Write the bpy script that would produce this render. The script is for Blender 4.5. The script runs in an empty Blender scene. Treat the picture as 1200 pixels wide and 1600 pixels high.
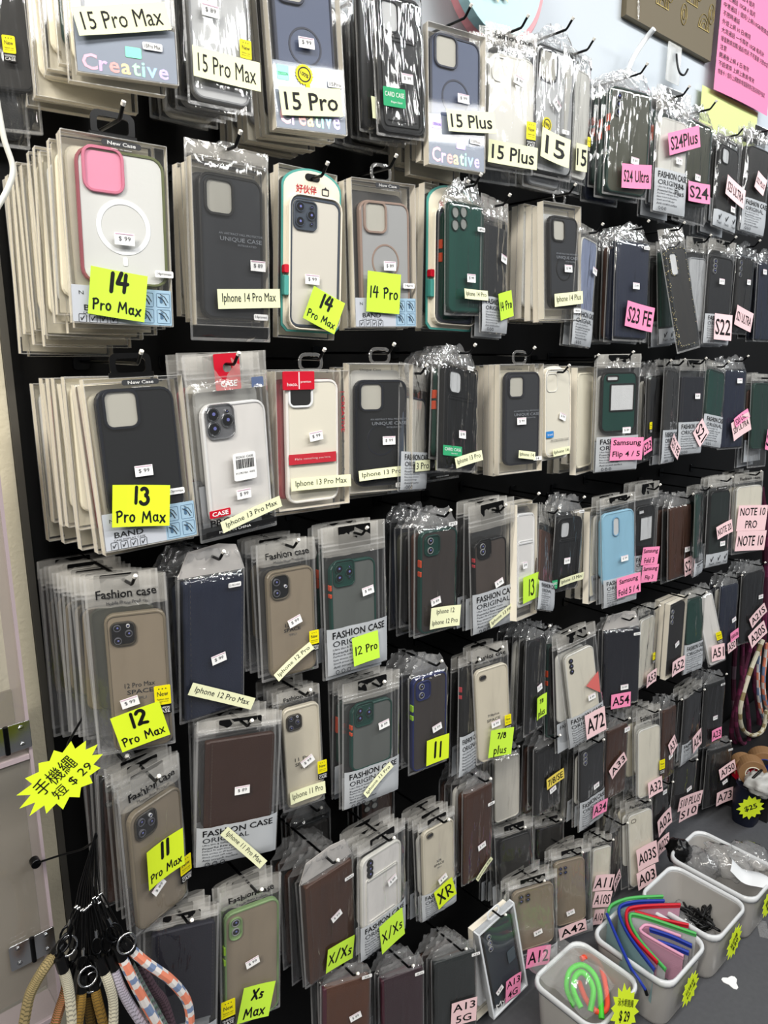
import bpy, math, random
from mathutils import Vector, Matrix, noise
random.seed(7)
scene = bpy.context.scene
COL = scene.collection
R = math.radians
# ------------------------------------------------------------------ camera
cam_d = bpy.data.cameras.new('camera'); cam = bpy.data.objects.new('camera', cam_d); COL.objects.link(cam)
cam_d.sensor_fit = 'VERTICAL'; cam_d.sensor_height = 36.0; cam_d.lens = 1130 / 1600 * 36
cam_d.clip_start = .02
cam.location = (0, -1.0, 1.45)
cam.rotation_euler = (R(90) - math.atan(254 / 1130), 0, -R(41.3))
scene.camera = cam
# ------------------------------------------------------------------ light
scene.view_settings.view_transform = 'Standard'; scene.view_settings.look = 'None'
scene.view_settings.exposure = -.15; scene.view_settings.gamma = 1.0
scene.cycles.transparent_max_bounces = 20
scene.cycles.max_bounces = 7; scene.cycles.diffuse_bounces = 3; scene.cycles.glossy_bounces = 3
scene.cycles.caustics_reflective = False; scene.cycles.caustics_refractive = False
wd = bpy.data.worlds.new('shop_air'); scene.world = wd; wd.use_nodes = True
wd.node_tree.nodes['Background'].inputs[0].default_value = (.86, .93, 1, 1)
wd.node_tree.nodes['Background'].inputs[1].default_value = .10
def area(name, loc, rot, sx, sy, power, colr=(1, 1, 1)):
    l = bpy.data.lights.new(name, 'AREA'); l.shape = 'RECTANGLE'; l.size = sx; l.size_y = sy; l.energy = power; l.color = colr
    o = bpy.data.objects.new(name, l); COL.objects.link(o); o.location = loc; o.rotation_euler = rot
    return o
# fluorescent ceiling tubes running along the aisle
area('ceiling_lamp', (-1.7, -1.3, 2.95), (R(10), R(-20), 0), 1.6, .25, 105, (1, .95, .86))
area('ceiling_lamp', (.4, -1.5, 2.95), (R(22), 0, 0), 2.2, .22, 42, (1, .97, .91))
area('ceiling_lamp', (2.9, -1.5, 2.95), (R(22), 0, 0), 2.2, .22, 52, (.96, .99, 1))
area('ceiling_lamp', (1.2, -3.0, 2.95), (R(30), 0, 0), 3.0, .25, 52, (1, .99, .97))

# ------------------------------------------------------------------ materials
def lin(h):
    h = h.lstrip('#'); out = []
    for k in (0, 2, 4):
        c = int(h[k:k + 2], 16) / 255
        out.append(c / 12.92 if c <= .04045 else ((c + .055) / 1.055) ** 2.4)
    return (*out, 1)
MATS = {}
def mat(name, hexc, rough=.5, metal=0, bump=0, bscale=200, coat=0, trans=0, stretch=None, vary=0):
    if name in MATS: return MATS[name]
    m = bpy.data.materials.new(name); m.use_nodes = True; MATS[name] = m
    nt = m.node_tree; b = nt.nodes['Principled BSDF']
    b.inputs['Base Color'].default_value = lin(hexc); b.inputs['Roughness'].default_value = rough; b.inputs['Metallic'].default_value = metal
    b.inputs['Specular IOR Level'].default_value = .3
    b.inputs['Coat Weight'].default_value = coat; b.inputs['Coat Roughness'].default_value = .12
    if bump or vary:
        tc = nt.nodes.new('ShaderNodeTexCoord'); n = nt.nodes.new('ShaderNodeTexNoise'); n.inputs['Scale'].default_value = bscale
        n.inputs['Detail'].default_value = 3
        if stretch:
            mp = nt.nodes.new('ShaderNodeMapping'); mp.inputs['Scale'].default_value = stretch
            nt.links.new(tc.outputs['Object'], mp.inputs[0]); nt.links.new(mp.outputs[0], n.inputs['Vector'])
        else: nt.links.new(tc.outputs['Object'], n.inputs['Vector'])
        if bump:
            bp = nt.nodes.new('ShaderNodeBump'); bp.inputs['Strength'].default_value = bump; bp.inputs['Distance'].default_value = .002
            nt.links.new(n.outputs[0], bp.inputs['Height']); nt.links.new(bp.outputs[0], b.inputs['Normal'])
        if vary:
            mx = nt.nodes.new('ShaderNodeMix'); mx.data_type = 'RGBA'; mx.blend_type = 'MULTIPLY'; mx.inputs[0].default_value = vary
            mx.inputs[6].default_value = lin(hexc); nt.links.new(n.outputs[0], mx.inputs[7]); nt.links.new(mx.outputs[2], b.inputs['Base Color'])
    if trans:
        out = nt.nodes['Material Output']; tr = nt.nodes.new('ShaderNodeBsdfTransparent'); mx = nt.nodes.new('ShaderNodeMixShader')
        mx.inputs[0].default_value = trans; nt.links.new(b.outputs[0], mx.inputs[1]); nt.links.new(tr.outputs[0], mx.inputs[2]); nt.links.new(mx.outputs[0], out.inputs[0])
    return m
def film(name, haze, gain, rough, bump, bscale, stretch=(1, 1, 1), hz='ffffff'):
    """clear plastic: see-through, a little milky, glossy at its folds"""
    if name in MATS: return MATS[name]
    m = bpy.data.materials.new(name); m.use_nodes = True; MATS[name] = m
    nt = m.node_tree; nt.nodes.clear(); N = nt.nodes.new; L = nt.links.new
    out = N('ShaderNodeOutputMaterial'); tr = N('ShaderNodeBsdfTransparent'); df = N('ShaderNodeBsdfDiffuse'); gl = N('ShaderNodeBsdfGlossy')
    df.inputs[0].default_value = lin(hz); gl.inputs['Roughness'].default_value = rough
    m1 = N('ShaderNodeMixShader'); m1.inputs[0].default_value = haze; L(tr.outputs[0], m1.inputs[1]); L(df.outputs[0], m1.inputs[2])
    fr = N('ShaderNodeFresnel'); ge = N('ShaderNodeNewGeometry'); io = N('ShaderNodeMath'); io.operation = 'MULTIPLY_ADD'; io.inputs[1].default_value = 1 / 1.5 - 1.5; io.inputs[2].default_value = 1.5
    L(ge.outputs['Backfacing'], io.inputs[0]); L(io.outputs[0], fr.inputs[0])   # a thin sheet reflects alike from both sides
    mul = N('ShaderNodeMath'); mul.operation = 'MULTIPLY'; mul.inputs[1].default_value = gain; mul.use_clamp = True
    L(fr.outputs[0], mul.inputs[0])
    m2 = N('ShaderNodeMixShader'); L(mul.outputs[0], m2.inputs[0]); L(m1.outputs[0], m2.inputs[1]); L(gl.outputs[0], m2.inputs[2]); L(m2.outputs[0], out.inputs[0])
    if bump:
        tc = N('ShaderNodeTexCoord'); mp = N('ShaderNodeMapping'); mp.inputs['Scale'].default_value = stretch
        n = N('ShaderNodeTexNoise'); n.inputs['Scale'].default_value = bscale; n.inputs['Detail'].default_value = 2; n.inputs['Distortion'].default_value = .6
        bp = N('ShaderNodeBump'); bp.inputs['Strength'].default_value = bump; bp.inputs['Distance'].default_value = .004
        L(tc.outputs['Object'], mp.inputs[0]); L(mp.outputs[0], n.inputs['Vector']); L(n.outputs[0], bp.inputs['Height'])
        L(bp.outputs[0], gl.inputs['Normal'])
        if bump > .5: L(bp.outputs[0], fr.inputs['Normal'])
    return m
FILM = film('crinkled_film', .012, 2.4, .09, 1.0, 60, (1, 1, .16))
FILMTOP = film('gathered_film', .09, 2.2, .13, .9, 70, (1, 1, .6))
ZIPF = film('zip_bag_film', .016, 2.0, .09, .85, 40, (1, 1, .3))
ZIPTOP = film('zip_bag_header', .17, 1.8, .13, .8, 55, (1, 1, .7), 'f4f1ea')
SEAM = film('sealed_bag_seam', .13, 1.2, .2, .3, 60)
PVC = film('clear_pvc', .02, 1.0, .04, .06, 7)
PVCSIDE = film('pvc_edge', .85, 1.0, .22, .2, 30, (1, 1, .1), 'fff7e6')
PVCDARK = film('pvc_edge_thin', .3, 1.0, .2, .2, 30, (1, 1, .1), 'f2f2ee')
PALETTE = dict(navy=('1d2438', .45), navyd=('10131f', .55), navyk=('101122', .6), navyb=('18245a', .4), ink=('0d121d', .35), black=('0c0c0d', .42), blackd=('141416', .5),
    charcoal=('1d1e21', .5), grey=('8b8d90', .4), smoke=('302f2e', .35), smokegrey=('9a9b9c', .3), greyclear=('b9bbbd', .25), greyclear2=('5c605e', .3), clear=('d6d5cf', .22),
    milky=('cfd0ce', .25), cream=('ece5cf', .5), cream2=('ded9ca', .35), white=('e8e8e8', .3), whitep=('e6e3e0', .35), green=('12332b', .4), greenp=('1e4a41', .3), greend=('0f3b34', .4), greend2=('1a2422', .4),
    olive=('4a4b3f', .32), slate=('37414f', .42), slate2=('2a333d', .5), frost=('cdc9bf', .4), taupe=('8f7a6f', .35), bluegrey=('424d68', .3), brown=('46291b', .42), brownd=('331b11', .5), brownm=('4c2f20', .5), brownclear=('4b433f', .3),
    red=('a8323a', .4), gold=('a08a4a', .3), orange=('c2492a', .4), lime=('9acb2a', .4), tpu=('7b7160', .3), tpul=('cfc8b6', .3), smoketpu=('8d8170', .28), creamtpu=('d3cbb8', .3), smokeb=('3d3836', .25),
    greyblack=('2f3135', .22), blackglass=('191b1e', .2), skyblue=('8fbdd6', .4), sage=('7d9a68', .4), wine=('4a0f26', .3), goldwine=('57331f', .25), winegrey=('37232b', .25), greyblk=('262b2c', .4),
    glitter=('3a3d40', .2), rosegrad=('b7506b', .3), rose=('c66f88', .35), bluedot=('8d97b3', .4), greenlab=('2f9e6b', .5), silver=('b8b9bc', .25))
def pal(n):
    h, r = PALETTE[n]
    if n in ('silver',): return mat('case_' + n, h, r, .8)
    if n == 'rosegrad':
        m = mat('case_rosegrad', 'b7506b', .3)
        if 'gr' not in m:
            m['gr'] = 1; nt = m.node_tree; tc = nt.nodes.new('ShaderNodeTexCoord'); g = nt.nodes.new('ShaderNodeSeparateXYZ'); rp = nt.nodes.new('ShaderNodeValToRGB')
            mt = nt.nodes.new('ShaderNodeMath'); mt.operation = 'MULTIPLY_ADD'; mt.inputs[1].default_value = 6.0; mt.inputs[2].default_value = .62
            nt.links.new(tc.outputs['Object'], g.inputs[0]); nt.links.new(g.outputs[0], mt.inputs[0]); nt.links.new(mt.outputs[0], rp.inputs[0])
            e = rp.color_ramp.elements; e[0].position = .28; e[0].color = lin('a5405f'); e[1].position = .6; e[1].color = lin('5d6440')
            nt.links.new(rp.outputs[0], nt.nodes['Principled BSDF'].inputs['Base Color'])
        return m
    if n == 'glitter':
        m = mat('case_glitter', h, r)
        if 'gr' not in m:
            m['gr'] = 1; nt = m.node_tree; vo = nt.nodes.new('ShaderNodeTexVoronoi'); vo.inputs['Scale'].default_value = 260
            tc = nt.nodes.new('ShaderNodeTexCoord'); rp = nt.nodes.new('ShaderNodeValToRGB'); nt.links.new(tc.outputs['Object'], vo.inputs['Vector'])
            e = rp.color_ramp.elements; e[0].position = .2; e[0].color = lin('f2e2a8'); e[1].position = .3; e[1].color = lin(h)
            nt.links.new(vo.outputs['Distance'], rp.inputs[0]); nt.links.new(rp.outputs[0], nt.nodes['Principled BSDF'].inputs['Base Color'])
        return m
    return mat('case_' + n, h, r, 0, .05, 300)
def leather(n):
    h, r = PALETTE[n]
    return mat('leather_' + n, h, max(.4, r), 0, .35, 600, .04)
PAPER = {k: mat('paper_' + k, h, .75, 0, .04, 120) for k, h in dict(neon='d9f02c', neong='c4ee45', cream='eaecc4', pink='f48fb8', lilacline='e3b9cf', pale='f3cfd3', yellow='e6cf5a', white='f0f0f0', green='2f9e6b', blue='9fbfd6', pinkposter='f28bb4').items()}
INK = mat('black_ink', '0b0b0d', .6); INKD = mat('dark_print', '24262b', .6); INKW = mat('white_print', 'f2f2f2', .6); INKR = mat('red_print', 'b0142c', .5); INKG = mat('grey_print', '55575a', .6)
CHROME = mat('chrome', 'c9cacc', .18, 1); STEEL = mat('dark_steel', '2c2d2f', .3, 1); TIP = mat('peg_tip_plastic', 'e9e6e0', .3)
BLACKP = mat('black_hanger_plastic', '0c0c0d', .28); GLASS = mat('lens_glass', '07080c', .06, 0, 0, 1, 1); FOAM = mat('white_foam_sheet', 'cfd1d3', .8, 0, .5, 900)
SHEEN = mat('frosted_print_panel', 'b9bdc2', .45, 0, 0, 1, 0, .12)
RED = mat('red_card', 'c3132b', .45); YEL = mat('yellow_badge', 'ecdf12', .5); WHITEP = mat('white_plastic_edge', 'e9ebee', .3)
LIPM = mat('white_box_frame', 'dfe3e8', .3)
TEAL = mat('teal_card_edge', '4d9a92', .45); CARDW = mat('ivory_card', 'e2dcca', .55); GREYCARD = mat('grey_header_card', 'b9b5b2', .6)

# ------------------------------------------------------------------ mesh tools
class MB:
    def __init__(s): s.v = []; s.f = []; s.mi = []; s.mats = []; s.sm = []
    def m(s, mt):
        if mt not in s.mats: s.mats.append(mt)
        return s.mats.index(mt)
    def add(s, vs, fs, mt, smooth=False):
        b = len(s.v); s.v += [tuple(v) for v in vs]; k = s.m(mt)
        for f in fs: s.f.append([i + b for i in f]); s.mi.append(k); s.sm.append(smooth)
    def loft(s, rings, mt, cap0=True, cap1=True, smooth=False):
        n = len(rings[0]); vs = [p for r in rings for p in r]; fs = []
        for k in range(len(rings) - 1):
            for i in range(n): fs.append((k * n + i, k * n + (i + 1) % n, (k + 1) * n + (i + 1) % n, (k + 1) * n + i))
        s.add(vs, fs, mt, smooth)
        if cap0: s.add(rings[0], [list(range(n))], mt)
        if cap1: s.add(rings[-1], [list(range(n))][::-1], mt)
    def prism(s, cx, cz, w, h, r, y0, y1, mt, bev=.001, n=4):
        s.loft([rr(cx, cz, w - 2 * bev, h - 2 * bev, r - bev, y0, n), rr(cx, cz, w, h, r, y0 + bev, n), rr(cx, cz, w, h, r, y1 - bev, n), rr(cx, cz, w - 2 * bev, h - 2 * bev, r - bev, y1, n)], mt)
    def ring(s, cx, cz, w, h, r, tw, y0, y1, mt, bev=.0008, n=4, r2=None):
        ri = max(.0005, r - tw) if r2 is None else r2
        s.loft([rr(cx, cz, w, h, r, y1, n), rr(cx, cz, w, h, r, y0 + bev, n), rr(cx, cz, w - 2 * bev, h - 2 * bev, r - bev, y0, n), rr(cx, cz, w - 2 * tw + bev, h - 2 * tw + bev, ri, y0, n), rr(cx, cz, w - 2 * tw, h - 2 * tw, ri, y0 + bev, n), rr(cx, cz, w - 2 * tw, h - 2 * tw, ri, y1, n)], mt, False, False)
    def box(s, x0, x1, y0, y1, z0, z1, mt):
        vs = [(x, y, z) for x in (x0, x1) for y in (y0, y1) for z in (z0, z1)]
        s.add(vs, [(0, 1, 3, 2), (4, 6, 7, 5), (0, 4, 5, 1), (2, 3, 7, 6), (0, 2, 6, 4), (1, 5, 7, 3)], mt)
    def disc(s, cx, cz, r, y0, y1, mt, n=4): s.prism(cx, cz, 2 * r, 2 * r, r, y0, y1, mt, min(.0005, r * .2), n)
    def tube(s, pts, rad, mt, n=7, cap=True):
        rings = tube_rings(pts, rad, n); s.loft(rings, mt, cap, cap, True)
    def text(s, st, cx, cz, w, h, y, mt, ang=0, bold=0, stretch=1.35, yf=None, just='c'):
        vs, fs, tw, th = TXT(st, bold)
        if tw <= 0: return
        k = min(w / tw, h / th); kx = min(w / tw, k * stretch); kz = min(h / th, k * stretch)
        ca, sa = math.cos(ang), math.sin(ang); off = 0 if just == 'c' else -w / 2 + tw * kx / 2
        P = []
        for x, z in vs:
            X = x * kx + off; Z = z * kz; px = cx + X * ca - Z * sa; pz = cz + X * sa + Z * ca
            P.append((px, (yf(px, pz) if yf else 0) + y, pz))
        s.add(P, fs, mt)
    def build(s, name, parent=None):
        me = bpy.data.meshes.new(name); me.from_pydata(s.v, [], s.f); 
        for mt in s.mats: me.materials.append(mt)
        me.polygons.foreach_set('material_index', s.mi); me.polygons.foreach_set('use_smooth', s.sm); me.update()
        o = bpy.data.objects.new(name, me); COL.objects.link(o)
        if parent: o.parent = parent
        return o
def tube_rings(pts, rad, n=7):
    P = [Vector(p) for p in pts]; rings = []; up = None
    for i, p in enumerate(P):
        t = (P[min(i + 1, len(P) - 1)] - P[max(i - 1, 0)]).normalized()
        if up is None: up = t.orthogonal().normalized()
        up = (up - t * up.dot(t))
        up = up.normalized() if up.length > 1e-6 else t.orthogonal().normalized()
        b = t.cross(up); rd = rad[i] if isinstance(rad, (list, tuple)) else rad
        rings.append([tuple(p + (up * math.cos(2 * math.pi * k / n) + b * math.sin(2 * math.pi * k / n)) * rd) for k in range(n)])
    return rings
def spline(pts, m=6):
    P = [Vector(p) for p in pts]; out = []
    for i in range(len(P) - 1):
        p0 = P[max(i - 1, 0)]; p1 = P[i]; p2 = P[i + 1]; p3 = P[min(i + 2, len(P) - 1)]
        for k in range(m):
            t = k / m; out.append(.5 * ((2 * p1) + (p2 - p0) * t + (2 * p0 - 5 * p1 + 4 * p2 - p3) * t * t + (3 * p1 - p0 - 3 * p2 + p3) * t ** 3))
    out.append(P[-1]); return out
def rr(cx, cz, w, h, r, y, n=4):
    r = max(.0002, min(r, w / 2 - 1e-5, h / 2 - 1e-5)); out = []
    for qx, qz, a0 in ((1, 1, 0), (-1, 1, 90), (-1, -1, 180), (1, -1, 270)):
        for k in range(n + 1):
            a = R(a0 + 90 * k / n); out.append((cx + qx * (w / 2 - r) + r * math.cos(a), y, cz + qz * (h / 2 - r) + r * math.sin(a)))
    return out
_TX = {}
def TXT(st, bold=0):
    k = (st, bold)
    if k in _TX: return _TX[k]
    c = bpy.data.curves.new('t', 'FONT'); c.body = st; c.resolution_u = 2; c.offset = bold
    o = bpy.data.objects.new('t', c); me = bpy.data.meshes.new_from_object(o)
    vs = [(v.co.x, v.co.y) for v in me.vertices]; fs = [list(p.vertices) for p in me.polygons]
    bpy.data.objects.remove(o); bpy.data.curves.remove(c); bpy.data.meshes.remove(me)
    if not vs: _TX[k] = ([], [], 0, 0); return _TX[k]
    x0 = min(v[0] for v in vs); x1 = max(v[0] for v in vs); z0 = min(v[1] for v in vs); z1 = max(v[1] for v in vs)
    _TX[k] = ([(x - (x0 + x1) / 2, z - (z0 + z1) / 2) for x, z in vs], fs, x1 - x0, z1 - z0)
    return _TX[k]
# marker-pen strokes, unit cell 0..width x 0..1
def arc(cx, cz, rx, rz, a0, a1, n=9): return [(cx + rx * math.cos(R(a0 + (a1 - a0) * k / n)), cz + rz * math.sin(R(a0 + (a1 - a0) * k / n))) for k in range(n + 1)]
HAND = {'1': (.3, [[(.18, 1), (.15, 0)]]), '2': (.6, [arc(.28, .74, .24, .25, 160, -30) + [(.06, .05)], [(.06, .05), (.3, .08), (.58, .02)]]),
 '3': (.55, [arc(.24, .76, .2, .22, 140, -80) + arc(.24, .28, .26, .28, 80, -150)]), '4': (.62, [[(.22, 1), (.04, .42)], [(.04, .42), (.58, .46)], [(.46, .95), (.42, 0)]]),
 '7': (.5, [[(.03, .95), (.46, .97)], [(.46, .97), (.16, 0)]]), '8': (.55, [arc(.27, .75, .19, .22, 60, 420) + arc(.27, .27, .24, .27, 90, -270)]),
 '9': (.5, [arc(.22, .72, .2, .25, 0, 360) + [(.42, .7), (.4, 0)]]), '/': (.5, [[(.05, -.05), (.44, 1.05)]]),
 'P': (.55, [[(.08, .9), (.1, 0)], [(.02, .86)] + arc(.2, .72, .28, .24, 70, -110)]), 'r': (.38, [[(.06, .58), (.08, 0)], [(.09, .36), (.2, .56), (.34, .55)]]),
 'o': (.45, [arc(.21, .29, .19, .29, 90, 450)]), 'M': (.85, [[(.06, 0), (.14, .9)], [(.14, .9), (.4, .3)], [(.4, .3), (.66, .95)], [(.66, .95), (.78, 0)]]), 'a': (.46, [arc(.2, .27, .17, .27, 40, 330), [(.38, .55), (.36, .1), (.45, .02)]]),
 'x': (.5, [[(.05, .56), (.42, 0)], [(.44, .58), (.03, -.05)]]), 'p': (.45, [[(.06, .58), (.08, -.4)], [(.08, .5)] + arc(.2, .3, .2, .27, 90, -140)]), 'l': (.2, [[(.1, 1), (.08, 0)]]),
 'u': (.48, [[(.06, .55), (.07, .15), (.2, 0), (.36, .15), (.38, .55), (.38, .1), (.46, 0)]]), 's': (.4, [[(.34, .52), (.14, .56), (.08, .42), (.3, .22), (.28, .05), (.04, .02)]]),
 'X': (.62, [[(.06, .95), (.55, 0)], [(.56, .98), (.03, .02)]]), 'R': (.6, [[(.1, .95), (.1, 0)], [(.04, .92)] + arc(.24, .7, .26, .24, 80, -100) + [(.2, .42), (.55, 0)]]), '$': (.5, [arc(.24, .62, .18, .2, 40, 240, 6) + arc(.24, .26, .2, .2, 90, -130, 6), [(.26, 1.02), (.2, -.1)]]), ' ': (.35, [])}
def hand(mb, st, cx, cz, w, h, y, mt, ang=0, thick=.09, yf=None, seed=0):
    rnd = random.Random(seed + len(st)); adv = sum(HAND[c][0] + .12 for c in st) - .12
    k = min(w / adv, h / 1.05); x = -adv * k / 2; ca, sa = math.cos(ang), math.sin(ang)
    def to(px, pz): X = cx + px * ca - pz * sa; Z = cz + px * sa + pz * ca; return (X, y + (yf(X, Z) if yf else 0), Z)
    for c in st:
        wd, strokes = HAND[c]; dz = rnd.uniform(-.05, .05) * k
        for q in strokes:
            pts = [(x + a * k, (b - .5) * k + dz) for a, b in q]; tk = thick * k * rnd.uniform(.85, 1.15) / 2; L = []; Rr = []
            for i, (a, b) in enumerate(pts):
                a0, b0 = pts[max(i - 1, 0)]; a1, b1 = pts[min(i + 1, len(pts) - 1)]; l = math.hypot(a1 - a0, b1 - b0) or 1e-6
                nx, nz = -(b1 - b0) / l * tk, (a1 - a0) / l * tk; L.append(to(a + nx, b + nz)); Rr.append(to(a - nx, b - nz))
            n = len(pts); mb.add(L + Rr, [(i, i + 1, n + i + 1, n + i) for i in range(n - 1)], mt)
            for a, b in (pts[0], pts[-1]):
                yy = y; mb.add([to(a + tk * math.cos(R(60 * g)), b + tk * math.sin(R(60 * g))) for g in range(6)], [list(range(6))], mt)
        x += (wd + .12) * k
def empty(name, loc, rot=(0, 0, 0), label=None, cat=None, group=None, mode='XYZ'):
    o = bpy.data.objects.new(name, None); o.empty_display_size = .02; COL.objects.link(o); o.location = loc; o.rotation_mode = mode; o.rotation_euler = rot
    tag(o, label, cat, group); return o
def tag(o, label=None, cat=None, group=None, kind=None):
    if label: o['label'] = label
    if cat: o['category'] = cat
    if group: o['group'] = group
    if kind: o['kind'] = kind
    return o
def child_copy(o, parent):
    c = o.copy(); COL.objects.link(c); c.parent = parent; return c
# ------------------------------------------------------------------ setting
def slab(name, x0, x1, y0, y1, z0, z1, m_):
    mb = MB(); mb.box(x0, x1, y0, y1, z0, z1, m_); o = mb.build(name); o['kind'] = 'structure'; return o
WALLM = mat('white_wall_paint', 'ccd4dc', .8, 0, .08, 90); BOARDM = mat('black_display_board', '0b0b0c', .6, 0, .1, 60); FLOORM = mat('dark_grey_floor', '55565a', .6, 0, .12, 80, 0, 0, None, .25)
COLM = mat('cream_textured_board', 'cfc8b2', .8, 0, .5, 160)
slab('wall_back', -.9, 4.2, .012, .06, 0, 3.0, WALLM); slab('wall_board', .25, 4.0, 0, .012, .02, 1.93, BOARDM)
slab('floor', -.9, 4.2, -3.2, .06, -.05, 0, FLOORM); slab('wall_left', -.6, .246, -.012, .012, 0, 3.0, COLM)
slab('trim_1', .2465, .2555, -.016, .002, .02, 1.93, mat('grey_edge_strip', '4c4a45', .5))
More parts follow.
